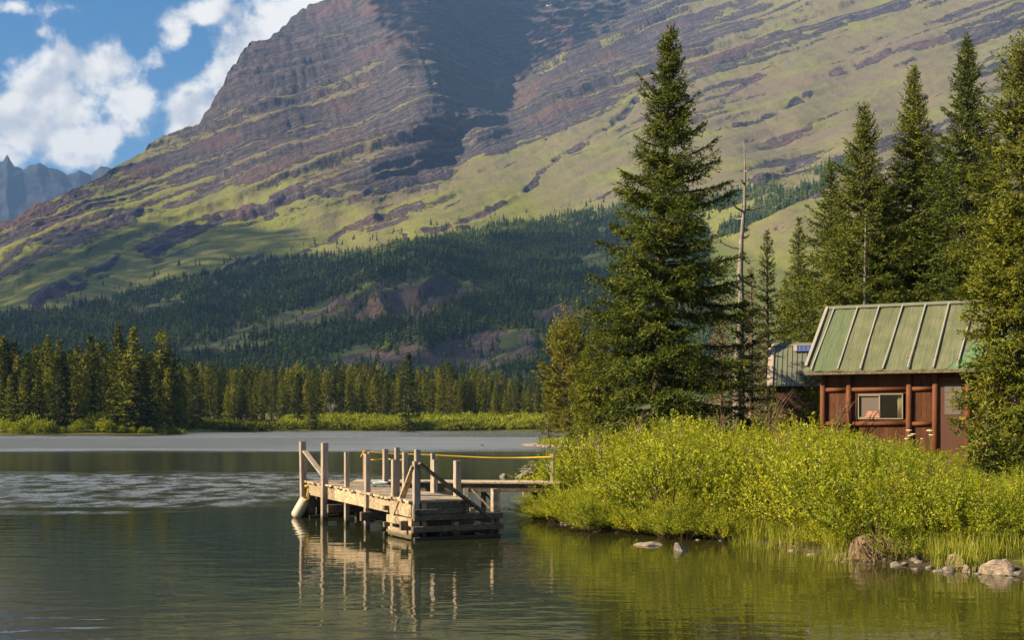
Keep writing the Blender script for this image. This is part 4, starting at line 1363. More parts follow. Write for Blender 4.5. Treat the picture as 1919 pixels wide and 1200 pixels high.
for k in range(len(SHORE) - 1):
    (x0, y0), (x1, y1) = SHORE[k], SHORE[k + 1]
    if not (18 < y0 < 45 or 18 < y1 < 45):
        continue
    q = 0.0
    ll = math.hypot(x1 - x0, y1 - y0)
    while q < ll:
        x, y = x0 + (x1 - x0) * q / ll, y0 + (y1 - y0) * q / ll
        px = CX + x / y * F
        if px < 1385:
            cand.append((x + rr.uniform(-.1, .25), y + rr.uniform(-.05, .35)))
        q += .52
cabin_zone = [(9.2, 42.5), (14.5, 39.2), (20, 36), (26, 44), (12, 52)]
placed = 0
cl_ = np.array(cand)
gzs = ground_z(cl_[:, 0], cl_[:, 1])
sdl = poly_sd(cl_[:, 0], cl_[:, 1], LAND)
incab = poly_sd(cl_[:, 0], cl_[:, 1], cabin_zone)
for (x, y), gz, sd, ic in zip(cand, gzs, sdl, incab):
    px = CX + x / y * F
    if px < 1012 or px > 1990 or sd < -0.5 or ic > -0.4 or placed >= 296:
        continue
    if y > 50 and (px > 1120):
        continue
    if px > 1590 and px < 1735 and sd < 0.35:
        continue
    if px > 1380 and px < 1560 and sd < 0.75:      # reedy strip
        continue
    if px > 1740 and sd < 1.3:
        continue
    lim = np.interp(px, lim_x, lim_y) + rr.uniform(-16, 18)
    avail = CH + (HZ - lim) / F * y - gz
    s = min(rr.uniform(.5, 1.6), avail / 1.72)
    if rr.random() < .13:
        continue
    if sd < 0.8:
        s = min(s, rr.uniform(.42, .7))
    gz = max(gz, .02)
    if s < .22:
        continue
    root = empty('willow_bush', (x, y, gz - .05), rr.uniform(0, 6.28))
    root.scale = (max(s, .6) * 1.05, max(s, .6) * 1.05, s)
    a, b = WIL[rr.integers(5)]
    link('stems', a, None, root)
    link('foliage', b, None, root)
    setp(root, lW, 'bush', gW)
    placed += 1
print('willows', placed)

# reeds and grass at the water's edge
r = np.random.default_rng(77)
Vs, Fs, off = [], [], 0


def blades(n, fx_, hmin, hmax, wd):
    p = fx_(n)
    h = r.uniform(hmin, hmax, len(p))
    a = r.uniform(0, 6.28, len(p))
    d = np.c_[np.cos(a) * .22, np.sin(a) * .22, np.ones(len(p))] + r.normal(0, .10, (len(p), 3))
    V, Fq = leaf_quads(p, d, h, np.full(len(p), wd) * r.uniform(.6, 1.3, len(p)), r.uniform(0, 3.14, len(p)))
    return V, Fq


def strip(px0, px1, lo, hi_):
    def f(n):
        px = r.uniform(px0, px1, n * 4)
        y = r.uniform(18, 36, n * 4)
        x = (px - CX) / F * y
        sd = poly_sd(x, y, LAND)
        k = (sd > lo) & (sd < hi_) & (fbm(np.c_[x * 1.6, y * 1.6, 0 * x], 2, 8) > .40)
        x, y = x[k][:n], y[k][:n]
        return np.c_[x, y, np.maximum(ground_z(x, y), -.25) - .02]
    return f


for args in ((strip(1370, 1600, -.75, 1.0), 5200, .25, .62, .011), (strip(1730, 1990, -.05, 1.8), 6500, .22, .58, .012), (strip(1590, 1740, -.1, .6), 900, .25, .5, .011), (strip(1000, 1370, -.1, .5), 900, .2, .45, .011)):
    V, Fq = blades(args[1], args[0], args[2], args[3], args[4])
    Vs.append(V)
    Fs.append(Fq + off)
    off += len(V)


def spitf(n):
    px = r.uniform(980, 1100, n * 3)
    y = r.uniform(124, 170, n * 3)
    x = (px - CX) / F * y
    k = (poly_sd(x, y, LAND) > 1.0)
    x, y = x[k][:n], y[k][:n]
    return np.c_[x, y, ground_z(x, y) - .02]


V, Fq = blades(5200, spitf, .35, .8, .12)
Vs.append(V)
Fs.append(Fq + off)
off += len(V)
setp(link('reeds', mk_mesh('reeds', np.concatenate(Vs), np.concatenate(Fs)), M['reed']), 'yellow-green reeds and grass along the near water edge', 'reeds', None, 'stuff')

# ---------------------------------------------------------------- the dock
NL = Vector((-2.10, 26.9, 0))
FL = Vector((-5.30, 33.4, 0))
du_ = (FL - NL)
LEN = du_.length
U = du_ / LEN
Vx = Vector((U.y, -U.x, 0))           # across the deck, towards the right and away
DW = 1.25
rot = math.atan2(Vx.y, Vx.x)
dock = empty('dock', (-3.2, 30.0, 0))
setp(dock, 'weathered wooden dock on tall square posts with a crib of stacked timbers', 'dock')


def dz(t):                             # deck height along its length
    return 0.84 + 0.11 * t / LEN


def dp(t, v, z):
    p = NL + U * t + Vx * v
    return Vector((p.x, p.y, z))


mb = MB()
t = -0.05
while t < LEN:
    w_ = random.uniform(.16, .21)
    o_ = random.uniform(-.05, .05)
    z = dz(t) - .022 + random.uniform(-.008, .010)
    mb.beam(dp(t + w_ / 2, -.10 + o_, z + random.uniform(-.006, .006)), dp(t + w_ / 2, DW + .08 + o_ * .5, z), w_, .045, bev=.12)
    t += w_ + random.uniform(.008, .028)
mb.build('deck', M['deck'], dock)
for v_, nm in ((0.0, 'side_beam'), (DW, 'side_beam')):
    mb = MB()
    cuts = [-.02, 2.55, 5.05, LEN - .05]
    for a, b in zip(cuts[:-1], cuts[1:]):
        mb.beam(dp(a + .006, v_, dz(a) - .045 - .165), dp(b - .006, v_, dz(b) - .045 - .165 + random.uniform(-.008, .008)), .06, .31, bev=.06)
    mb.build(nm, M['wood'], dock)
for t_, z_ in ((.12, .30), (2.6, .33), (5.0, .36), (LEN - .15, .36)):
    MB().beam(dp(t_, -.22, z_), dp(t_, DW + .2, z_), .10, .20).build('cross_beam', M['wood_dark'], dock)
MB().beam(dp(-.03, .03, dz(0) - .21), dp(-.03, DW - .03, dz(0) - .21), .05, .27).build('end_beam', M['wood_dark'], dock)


def on_dock(px, Y=None, v_=None):
    """where a post seen at a photo column stands"""
    if Y is not None:
        return Vector(((px - CX) / F * Y, Y, 0))
    best = min(np.linspace(-1, LEN + 1, 500), key=lambda t: abs(CX + dp(t, v_, 0).x / dp(t, v_, 0).y * F - px))
    return dp(best, v_, 0)


def post(px, top, Y=None, v_=None, w=.14, bot=None, mat='wood_grey', lean=0.0, parent=dock, h=None):
    p = on_dock(px, Y, v_)
    z1 = CH + (HZ - top) / F * p.y
    z0 = -1.3 if bot is None else CH + (HZ - bot) / F * p.y
    return MB().post(p.x, p.y, z0, z1, w, -rot, (lean / F * p.y, 0), h).build('post', M[mat], parent)


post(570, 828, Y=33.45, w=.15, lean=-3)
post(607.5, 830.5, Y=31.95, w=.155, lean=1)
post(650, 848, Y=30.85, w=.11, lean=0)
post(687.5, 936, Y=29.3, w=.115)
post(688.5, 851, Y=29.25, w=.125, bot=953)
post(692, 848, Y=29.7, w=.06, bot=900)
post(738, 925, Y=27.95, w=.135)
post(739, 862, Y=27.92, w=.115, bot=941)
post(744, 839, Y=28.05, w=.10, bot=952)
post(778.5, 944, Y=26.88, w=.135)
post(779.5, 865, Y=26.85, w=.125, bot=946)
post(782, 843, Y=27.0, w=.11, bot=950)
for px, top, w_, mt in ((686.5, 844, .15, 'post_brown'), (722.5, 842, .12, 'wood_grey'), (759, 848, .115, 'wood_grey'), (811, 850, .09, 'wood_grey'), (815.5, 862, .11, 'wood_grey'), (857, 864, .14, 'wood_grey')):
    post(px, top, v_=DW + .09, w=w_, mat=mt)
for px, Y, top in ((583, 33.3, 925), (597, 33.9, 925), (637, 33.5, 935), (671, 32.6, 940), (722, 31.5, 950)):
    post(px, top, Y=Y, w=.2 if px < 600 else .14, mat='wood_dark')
# braces
MB().beam(P(571, 846, 33.40), P(607, 893, 31.98), .05, .13, Vx).build('brace', M['wood_grey'], dock)
MB().beam(P(776, 874, 26.80), P(738.5, 972, 27.88), .05, .13, -Vx).build('brace', M['wood'], dock)
MB().beam(P(785, 869, 26.75), P(921, 973, 27.45), .055, .17, U).build('brace', M['wood_dark'], dock)
# crib of stacked timbers under the near end
K0 = Vector((-2.04, 26.82, 0))
CW, CL = 1.98, 1.32


def kp(a, v, z):
    p = K0 + U * a + Vx * v
    return Vector((p.x, p.y, z))


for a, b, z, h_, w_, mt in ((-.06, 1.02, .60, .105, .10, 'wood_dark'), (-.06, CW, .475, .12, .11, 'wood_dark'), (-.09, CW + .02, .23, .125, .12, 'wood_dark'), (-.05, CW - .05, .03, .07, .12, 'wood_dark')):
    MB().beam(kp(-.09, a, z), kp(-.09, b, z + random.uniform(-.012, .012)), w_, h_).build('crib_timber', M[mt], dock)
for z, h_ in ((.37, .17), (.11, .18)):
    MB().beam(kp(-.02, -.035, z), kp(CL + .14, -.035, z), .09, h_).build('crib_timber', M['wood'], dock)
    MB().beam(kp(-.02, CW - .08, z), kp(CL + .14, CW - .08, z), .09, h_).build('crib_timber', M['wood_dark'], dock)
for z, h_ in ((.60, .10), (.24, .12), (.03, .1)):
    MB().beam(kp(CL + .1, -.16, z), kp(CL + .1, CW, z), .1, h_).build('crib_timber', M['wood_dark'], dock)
for a, v, z0, z1, w_ in ((.06, .22, -.9, .78, .11), (.06, CW - .1, -.9, 1.04, .13), (.55, .98, -.9, .60, .12), (CL - .1, CW - .12, -.9, .55, .13), (.04, .95, -.9, .36, .14)):
    p = kp(a, v, 0)
    MB().post(p.x, p.y, z0, z1, w_, -rot).build('post', M['wood'], dock)
MB().beam(kp(.02, .6, .02), kp(.5, 1.15, .36), .06, .16).build('brace', M['wood'], dock)
MB().beam(kp(.4, .4, -.05), kp(.3, 1.6, .22), .06, .14).build('brace', M['wood'], dock)
# boards adrift against the piles under the deck
for a, b, Y in (((580, 971), (634, 969), 33.0), ((612, 966), (662, 960), 33.4), ((640, 964), (700, 958), 33.6)):
    MB().beam(P(a[0], a[1], Y), P(b[0], b[1], Y + .3), .05, .12).build('low_brace', M['wood_dark'], dock)

# the gangway from the dock to the shore
gang = empty('gangway', (-1.2, 33.0, 0))
setp(gang, 'narrow plank gangway running from the dock back to the willow bank', 'gangway')
mb = MB()
for k in range(4):
    y = 32.55 + .26 * k
    mb.beam((-4.05, y, .955), (1.25, y - .05, .93), .24, .045)
mb.build('deck', M['deck'], gang)
for y in (32.52, 33.4):
    MB().beam((-4.0, y, .82), (1.2, y - .05, .80), .06, .20).build('stringer', M['wood_dark'], gang)
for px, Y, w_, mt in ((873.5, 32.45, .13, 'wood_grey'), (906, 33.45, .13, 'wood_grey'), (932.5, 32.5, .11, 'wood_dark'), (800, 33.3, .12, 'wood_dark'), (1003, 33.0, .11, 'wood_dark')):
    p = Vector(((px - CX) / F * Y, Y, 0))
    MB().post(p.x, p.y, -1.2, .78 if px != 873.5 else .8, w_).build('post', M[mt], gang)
MB().beam(P(884, 918, 32.42), P(932, 966, 32.42), .05, .14, (0, 1, 0)).build('brace', M['wood'], gang)
MB().beam(P(896, 912, 33.5), P(936, 952, 33.5), .05, .14, (0, 1, 0)).build('brace', M['wood_dark'], gang)
p = P(1035, 912, 32.6)
MB().post(p.x, p.y, -.2, CH + (HZ - 851) / F * 32.6, .085, .3).thing('mooring_post', M['wood_grey'], 'thin grey post in the willows at the shore end of the yellow rope', 'post')


def rope(name, pts, rad, label, n=14):
    """catenary-like curve through photo points given as (px, py, Y)"""
    q = [P(*a) for a in pts]
    out = []
    for i in range(len(q) - 1):
        p0, p1, p2, p3 = q[max(0, i - 1)], q[i], q[i + 1], q[min(len(q) - 1, i + 2)]
        for k in range(n):
            t = k / n
            out.append(.5 * ((2 * p1) + (p2 - p0) * t + (2 * p0 - 5 * p1 + 4 * p2 - p3) * t * t + (3 * p1 - p0 - 3 * p2 + p3) * t ** 3))
    out.append(q[-1])
    mb = MB()
    mb.tube(out, rad, 6)
    return mb.thing(name, M['rope'], label, 'rope', None, True)


yb = on_dock(686.5, None, DW + .09).y
rope('rope', [(676, 857, yb - .1), (682, 847, yb - .1), (690, 847.5, yb - .08), (740, 851, yb), (800, 853, yb), (860, 856, yb), (920, 858.5, yb - .1), (980, 858.5, yb - .2), (1034, 857, 32.5), (1060, 857, 33.2), (1100, 860, 34.6)], .016, 'long yellow rope strung taut from the dock posts to the willow bank')
rope('rope', [(681, 852, yb - .1), (692, 861, 32.4), (706, 862.5, 32.3), (722, 860, 32.7), (738, 863, 31.9), (750, 863, 31.7), (762, 857, 31.5)], .014, 'short slack yellow rope sagging between the dock posts')
# fender hanging at the far corner
fe = empty('boat_fender', P(562, 952, 33.3))
setp(fe, 'cream white cylindrical fender hanging from the dock corner into the water', 'fender')
a, b = P(554, 970, 33.2), P(573, 936, 33.25)
mb = MB()
mb.tube([a.lerp(b, q) for q in (-.06, -.02, .04, .12, .5, .88, .96, 1.0)], [.03, .10, .135, .15, .152, .150, .135, .12], 16)
mb.build('cylinder', M['white_plastic'], fe, True)
mb = MB()
mb.tube([a.lerp(b, q) for q in (1.0, 1.04, 1.08)], [.118, .10, .05], 12)
mb.build('end_cap', M['navy'], fe, True)
mb = MB()
mb.tube([a.lerp(b, 1.05), P(576, 925, 33.3), P(578, 912, 33.35), P(577, 903, 33.4)], .018, 6)
mb.tube([P(571, 912, 33.32), P(582, 911, 33.32)], .03, 6)
mb.tube([a.lerp(b, 1.03) + Vector((-.05, -.12, -.05)), a.lerp(b, 1.03) + Vector((.08, -.14, -.02))], .03, 6)
mb.build('cord', M['rope'], fe, True)
mb = MB()
c0 = P(708, 911, 0.0 + 31.2)
c0.z = dz(4.2) + .02
mb.tube([c0 + Vector((math.cos(k * .55) * (.10 + .004 * k), math.sin(k * .55) * (.14 + .004 * k), .002 * k + .02 * random.random())) for k in range(40)], .018, 5)
mb.thing('rope_coil', M['blue_cloth'], 'small heap of pale blue line lying on the dock planks', 'rope coil')

# ---------------------------------------------------------------- rocks


def rock_mesh(w, d, h, seed, cuts=5, rough=.16):
    r = np.random.default_rng(seed)
    import bmesh
    bm = bmesh.new()
    bmesh.ops.create_icosphere(bm, subdivisions=4, radius=1)
    co_ = np.array([v.co[:] for v in bm.verts])
    for k in range(cuts):
        n = r.normal(0, 1, 3)
        n[2] = abs(n[2]) * .8
        n /= np.linalg.norm(n)
        q = r.uniform(.45, .8)
        dd = co_ @ n - q
        co_ -= np.where(dd > 0, dd, 0)[:, None] * n * .92
    co_ *= (1 + rough * 2 * (fbm(co_ * 1.7 + seed, 4, seed) - .5))[:, None]
    co_ += .05 * (fbm(co_ * 6 + seed, 3, seed + 1)[:, None] - .5) * co_
    co_ *= np.array([w / 2, d / 2, h])
    for v, c in zip(bm.verts, co_):
        v.co = c
    me = bpy.data.meshes.new('rock')
    bm.to_mesh(me)
    bm.free()
    return me


def rock_at(px, py, wpx, hpx, label, seed, mat='rock', dratio=.7, rz=None, sink=.35, name='rock', cat='rock', cuts=5, dy=0.0):
    p = W(px, py)
    k = p.y / F
    w_, h_ = wpx * k, hpx * k
    me = rock_mesh(w_, w_ * dratio, h_ / (1 - sink * .5), seed, cuts)
    o = link(name, me, M[mat])
    o.location = (p.x, p.y + w_ * dratio * .35 + dy, -h_ * sink * .5)
    o.rotation_euler.z = rz if rz is not None else random.uniform(-.4, .4)
    return setp(o, label, cat)


rock_at(1217, 1024, 58, 10, 'flat low rock awash in the shallows left of the wedge rock', 3, 'rock', .5, 0)
rock_at(1277, 1034, 46, 21, 'wedge-shaped rock standing in the shallows off the willow bank', 8, 'rock_grey', .8, cuts=11)
rock_at(1326, 1004, 30, 15, 'small pale rock at the waterline beneath the willows, behind the wedge rock', 11, 'rock_grey', .8)
rock_at(1628, 1053, 74, 46, 'tall lump of root-bound earth and stone at the bank edge', 15, 'earth', .8, .2, .3, 'earth_bank', 'bank', cuts=3)
eb = bpy.data.objects['earth_bank']
mb = MB()
r7 = np.random.default_rng(17)
for k in range(46):
    a = r7.uniform(2.2, 6.4)
    x0_, y0_ = eb.location.x + r7.uniform(-.25, .55), eb.location.y - r7.uniform(.0, .25)
    z0_ = r7.uniform(.22, .48)
    mb.tube([(x0_, y0_, z0_), (x0_ + r7.uniform(-.1, .25), y0_ - .22, z0_ - .12), (x0_ + r7.uniform(-.1, .4), y0_ - .30 - r7.uniform(0, .12), max(-.03, z0_ - r7.uniform(.2, .45)))], [.013, .010, .004], 4)
ro_ = mb.build('roots', M['twig'])
ro_.parent = eb
ro_.matrix_parent_inverse = (Matrix.Translation(eb.location) @ Matrix.Rotation(.2, 4, 'Z')).inverted()
rock_at(1690, 1052, 42, 13, 'low flat grey rock between the earth lump and the block rock', 21, 'rock_grey', .8)
rock_at(1722, 1060, 54, 30, 'square dark block rock under overhanging willows by the right shore', 24, 'rock_grey', .9, .5, cuts=9)
rock_at(1798, 1069, 62, 26, 'sloping tan rock half out of the water near the right edge', 27, 'rock', .8, -.2)
rock_at(1780, 1073, 40, 9, 'thin tan slab rock lying in front of the sloping rock', 29, 'rock', .6)
rock_at(1829, 1072, 15, 9, 'small round tan stone between the two big right shore rocks', 33, 'rock', .9)
rock_at(1811, 1074, 22, 14, 'small pointed tan stone leaning on the sloping rock', 35, 'rock', .9)
rock_at(1880, 1079, 84, 27, 'largest tan rock at the right edge of the shore', 38, 'rock', .7, .15)
rock_at(984, 927, 13, 9, 'pale stone in the water beside the gangway end', 41, 'rock', .8)
rock_at(941, 895, 20, 7, 'dark rock breaking the water beyond the gangway', 43, 'rock_grey', .8)
rock_at(900, 836, 14, 3.5, 'tiny dark rock far out on the lake before the spit', 45, 'rock_grey', .8)
rock_at(1012, 962, 26, 34, 'grey bank stone half hidden by the leftmost willow leaves', 47, 'rock_grey', .8)
rock_at(1852, 1066, 26, 14, 'grey stone peeping from the reeds behind the largest tan rock', 61, 'rock_grey', .9, dy=.3)
rock_at(1745, 1062, 22, 8, 'low tan stone at the foot of the square dark block rock', 63, 'rock', .7)
rock_at(1660, 1056, 20, 9, 'small brown stone touching the right foot of the root-bound earth lump', 65, 'rock_grey', .8)
rock_at(1350, 1006, 24, 7, 'thin flat stone right of the small pale rock beneath the willows', 67, 'rock', .8)
# gravel on the spit
r = np.random.default_rng(55)
import bmesh
Vs, Fs, off = [], [], 0
bm = bmesh.new()
bmesh.ops.create_icosphere(bm, subdivisions=1, radius=1)
bm.verts.ensure_lookup_table()
tv_ = np.array([v.co[:] for v in bm.verts])
tf_ = np.array([[v.index for v in f.verts] for f in bm.faces])
bm.free()
for k in range(700):
    y = r.uniform(122, 141)
    x = r.uniform(.5, 7)
    sd = float(poly_sd(np.array([x]), np.array([y]), LAND)[0])
    if not -.5 < sd < 1.6:
        continue
    s = r.uniform(.06, .30) * np.array([1.2, 1, .6])
    v = (tv_ * (1 + r.normal(0, .12, (len(tv_), 1)))) * s + np.array([x, y, max(.02, float(ground_z(np.array([x]), np.array([y]))[0]))])
    Vs.append(v)
    Fs.append(tf_ + off)
    off += len(tv_)
setp(link('gravel', mk_mesh('gravel', np.concatenate(Vs), np.concatenate(Fs)), M['rock']), 'pale gravel along the edge of the grassy spit', 'gravel', None, 'stuff')

# uprooted stump and boat behind the gangway
st_o = empty('uprooted_stump', P(1005, 892, 56))
setp(st_o, 'uprooted bleached stump with tangled roots behind the gangway end', 'stump')
mb = MB()
mb.tube([P(1006, 884, 56), P(1025, 880, 56), P(1050, 879, 56.5), P(1085, 878, 57)], [.28, .22, .19, .15], 9)
mb.build('log', M['bark_red'], st_o, True)
mb = MB()
mb.tube([P(1012, 879, 56), P(1000, 883, 55.9), P(985, 890, 55.7), P(967, 897, 55.5)], [.24, .2, .15, .07], 8)
rr = np.random.default_rng(3)
for k in range(34):
    a = rr.uniform(1.7, 3.9)
    l1 = rr.uniform(10, 38)
    p0 = P(1008 + rr.uniform(-4, 4), 882 + rr.uniform(-5, 5), 56)
    q = P(1008 + math.cos(a) * l1 * .6, 881 - math.sin(a) * l1 * .5 + rr.uniform(-3, 3), 56 + rr.uniform(-.5, .3))
    e = P(1008 + math.cos(a) * l1, 881 - math.sin(a) * l1 * .42 + rr.uniform(-4, 6), 56 + rr.uniform(-.8, .4))
    mb.tube([p0, q, e], [.05, .032, .012], 4)
mb.build('roots', M['bark_grey'], st_o, True)
bo = empty('rowing_boat', (1.35, 50.0, 0.05))
setp(bo, 'small pale boat with teal inside, pulled up behind the gangway end', 'boat')
ns, npf = 15, 9
vs, fs = [], []
for i in range(ns):
    t = i / (ns - 1)
    wd_ = .62 * math.sin(math.pi * min(1, (t + .06) * .62 + .0)) ** .7 * (1 if t > .12 else .35 + 5.4 * t)
    sheer = .50 + .12 * (1 - t) ** 2
    for j in range(npf):
        a = math.pi * j / (npf - 1)
        vs.append((3.0 * t, math.cos(a) * wd_, sheer * (1 - math.sin(a) ** .6) + (.10 * (1 - t) ** 3)))
for i in range(ns - 1):
    for j in range(npf - 1):
        fs.append((i * npf + j, i * npf + j + 1, (i + 1) * npf + j + 1, (i + 1) * npf + j))
fs.append(tuple(range((ns - 1) * npf, ns * npf)))
mb = MB()
mb.add(vs, fs)
ho = mb.build('hull', M['hull'], bo, True, local=True)
sd_ = ho.modifiers.new('t', 'SOLIDIFY')
sd_.thickness = .03
mb = MB()
for sgn in (0, npf - 1):
    mb.tube([Vector(vs[i * npf + sgn]) + Vector((0, 0, .02)) for i in range(ns)], .035, 6)
mb.build('gunwale', M['blue_cloth'], bo, True, local=True)
for x in (.7, 1.5, 2.3):
    MB().box((x, 0, .44), (.3, .95, .22)).build('seat', M['teal'], bo, local=True)

# ---------------------------------------------------------------- the cabin


def frame_root(name, E, ax, label, cat):
    root = empty(name, E, math.atan2(ax[1], ax[0]))
    setp(root, label, cat)
    return root


CA = -30.0
E0 = Vector((9.45, 41.5, 0))
gz0 = 0.7
cab = frame_root('cabin', (E0.x, E0.y, 0), (math.cos(R(CA)), math.sin(R(CA))), 'red-brown wooden cabin with a green felt roof among tall spruces', 'cabin')
EZ, RZ, RUN, CLEN = 4.12, 6.36, 2.6, 8.0       # eave height, ridge height, half depth, length (local: x along eave, y into the depth)
sl = math.atan2(RZ - EZ, RUN)
SL = math.hypot(RUN, RZ - EZ)


def roof_plane(name, back):
    n1_, n2_ = 60, 20
    vs = np.zeros((n2_ + 1, n1_ + 1, 3))
    for j in range(n2_ + 1):
        for i in range(n1_ + 1):
            x = CLEN * i / n1_
            y = SL * j / n2_
            sag = -.035 * math.sin(math.pi * i / n1_) - (.02 * math.sin(i * 1.3) + .015 * math.sin(i * .53 + 1)) * max(0, 1 - j / 3.0)
            vs[j, i] = (x, y, sag + .012 * math.sin(i * 2.1 + j * .3))
    me = mk_mesh(name, vs.reshape(-1, 3), grid_faces(n2_ + 1, n1_ + 1), True)
    o = link(name, me, M['roof'], cab)
    o.location = (0, 0, EZ) if not back else (CLEN, 2 * RUN, EZ)
    o.rotation_euler = (sl, 0, 0) if not back else (sl, 0, math.pi)
    md = o.modifiers.new('t', 'SOLIDIFY')
    md.thickness = .07
    md.offset = -1
    return o


rf = roof_plane('roof', False)
roof_plane('roof', True)
for x in (.26, 1.08, 1.80, 2.55, 3.30, 4.05, 4.80, 5.55, 6.3, 7.05):
    mb = MB()
    wob_ = random.uniform(-.05, .05)
    mb.beam((x + wob_, .02, .035), (x, SL * .5, .02), .045, .035)
    mb.beam((x, SL * .5, .02), (x - wob_ * .5, SL - .02, .03), .045, .035)
    mb.build('batten', M['batten'], rf, local=True)
MB().beam((.03, .22, .05), (.03, SL, .05), .10, .06).build('verge_trim', M['batten'], rf, local=True)
MB().beam((-.02, SL - .02, .03), (CLEN, SL - .02, .03), .16, .03).build('ridge_cap', M['steel_green'], rf, local=True)
WY, WX = .60, .40
mb = MB()
vsx = [(WX, WY), (CLEN - .4, WY), (CLEN - .4, 2 * RUN - .6), (WX, 2 * RUN - .6)]
ztop = EZ + .6 * math.tan(sl) - .12
wx0, wx1, wz0, wz1 = 1.60, 3.03, 2.56, 3.38     # window opening


def wallbox(x0, x1, z0, z1):
    mb.box(((x0 + x1) / 2, WY + .05, (z0 + z1) / 2), (x1 - x0, .08, z1 - z0))


for x0 in np.arange(WX, CLEN - .4, .145):
    x1 = min(x0 + .139, CLEN - .4)
    if x1 <= wx0 or x0 >= wx1:
        wallbox(x0, x1, gz0, ztop)
    else:
        wallbox(max(x0, wx0) if x0 < wx0 else x0, x1, gz0, wz0)
        wallbox(x0, x1, wz1, ztop)
mb.box((CLEN / 2, WY + .13, 2.0), (CLEN - .85, .06, 1.06))
for yy_ in np.arange(WY + .1, 2 * RUN - .6, .15):
    zt = min(EZ + yy_ * math.tan(sl), EZ + (2 * RUN - yy_) * math.tan(sl)) - .12
    mb.box((WX + .04, yy_ + .07, (gz0 + zt) / 2), (.08, .143, zt - gz0))
    mb.box((CLEN - .44, yy_ + .07, (gz0 + zt) / 2), (.08, .143, zt - gz0))
mb.box((CLEN / 2, 2 * RUN - .58, (gz0 + ztop) / 2), (CLEN - .9, .08, ztop - gz0))
mb.build('wall', M['stain'], cab, local=True)
for x in (.47, 1.32, 3.22, 4.02, 5.0, 6.2, 7.5):
    mb = MB()
    mb.tube([(x, WY - .05, gz0 - .2), (x, WY - .05, 2.5), (x + .01, WY - .05, ztop)], [.105, .1, .095], 12)
    mb.build('log_post', M['stain_post'], cab, True, local=True)
for x0, x1, z in ((.57, 1.22, 3.52), (1.42, 3.12, 3.52), (3.32, 3.92, 3.52), (.57, 1.22, 2.42), (1.42, 3.12, 2.42), (3.32, 3.92, 2.42)):
    mb = MB()
    mb.tube([(x0, WY - .03, z), (x1, WY - .03, z)], [.07, .068], 10)
    mb.build('rail', M['stain_post'], cab, True, local=True)
for x in (.47, 1.32, 2.27, 3.22, 4.02, 5.0, 6.2, 7.5):
    mb = MB()
    mb.tube([(x, -.02 + .1, EZ - .20 + .1 * math.tan(sl)), (x, WY + .2, EZ - .20 + (WY + .2) * math.tan(sl))], .05, 8)
    mb.build('rafter_tail', M['stain_post'], cab, True, local=True)
mb = MB()
mb.beam((.02, .05, EZ - .075), (CLEN, .05, EZ - .075), .03, .10)
mb.build('fascia', M['wood_dark'], cab, local=True)
# window
win = MB().beam((wx0, WY + .02, wz0 + .02), (wx1, WY + .02, wz0 + .02), .10, .034)
win.beam((wx0, WY + .02, wz1 - .02), (wx1, WY + .02, wz1 - .02), .10, .034)
for x in (wx0 + .02, wx1 - .02):
    win.beam((x, WY + .02, wz0 + .045), (x, WY + .02, wz1 - .045), .034, .10, (0, 1, 0))
wmid = wx0 + .69
win.beam((wmid, WY + .015, wz0 + .045), (wmid, WY + .015, wz1 - .045), .045, .08, (0, 1, 0))
wo = win.build('window', M['frame_white'], cab, local=True)
mb = MB()
for z in (wz0 + .055, wz1 - .055):
    mb.beam((wx0 + .05, WY - .005, z), (wmid - .03, WY - .005, z), .03, .03)
mb.build('sash', M['frame_white'], wo, local=True)
MB().box(((wx0 + wmid) / 2, WY + .045, (wz0 + wz1) / 2), (wmid - wx0 - .08, .006, wz1 - wz0 - .09)).build('insect_screen', M['screen'], wo, local=True)
MB().box(((wx1 + wmid) / 2, WY + .04, (wz0 + wz1) / 2), (wx1 - wmid - .08, .006, wz1 - wz0 - .09)).build('pane', M['glass'], wo, local=True)


def curtain(x0, x1):
    mb = MB()
    n = 24
    vs, fs = [], []
    for i in range(n + 1):
        x = x0 + (x1 - x0) * i / n
        y = WY + .13 + .022 * math.sin(i * 1.25)
        vs += [(x, y, wz0 + .02), (x, y, wz1 + .02)]
    for i in range(n):
        fs.append((2 * i, 2 * i + 2, 2 * i + 3, 2 * i + 1))
    mb.add(vs, fs)
    o = mb.build('curtain', M['curtain'], wo, True, local=True)
    o.modifiers.new('t', 'SOLIDIFY').thickness = .006


curtain(wx0 + .06, wx0 + .16)
curtain(wx1 - .20, wx1 - .05)
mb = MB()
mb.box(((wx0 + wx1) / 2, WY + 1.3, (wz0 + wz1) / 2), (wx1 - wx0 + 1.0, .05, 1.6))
mb.build('interior', M['dark_room'], cab, local=True)  # near-black panel; its colour stands in for the unlit room
# sign in the window
sg = MB().box((wx0 + .47, WY - .03, wz0 + .16), (.42, .015, .235)).build('sign', M['sign_red'], wo, local=True)


def lettering(txt, size, loc, parent, mat, depth=.002):
    cu = bpy.data.curves.new('lettering', 'FONT')
    cu.body = txt
    cu.size = size
    cu.align_x = 'CENTER'
    cu.align_y = 'CENTER'
    cu.extrude = depth
    tmp = bpy.data.objects.new('tmp', cu)
    C.objects.link(tmp)
    bpy.context.view_layer.update()
    me = bpy.data.meshes.new_from_object(tmp.evaluated_get(bpy.context.evaluated_depsgraph_get()))
    bpy.data.objects.remove(tmp)
    me.materials.clear()
    o = link('lettering', me, M[mat], parent)
    o.location = loc
    o.rotation_euler = (R(90), 0, 0)
    return o


for txt, z, s_ in (('PRIVATE', .225, .075), ('RESIDENCE', .155, .075), ('DO NOT ENTER', .085, .062)):
    lettering(txt, s_, (wx0 + .47, WY - .0405, wz0 + z), sg, 'sign_text')
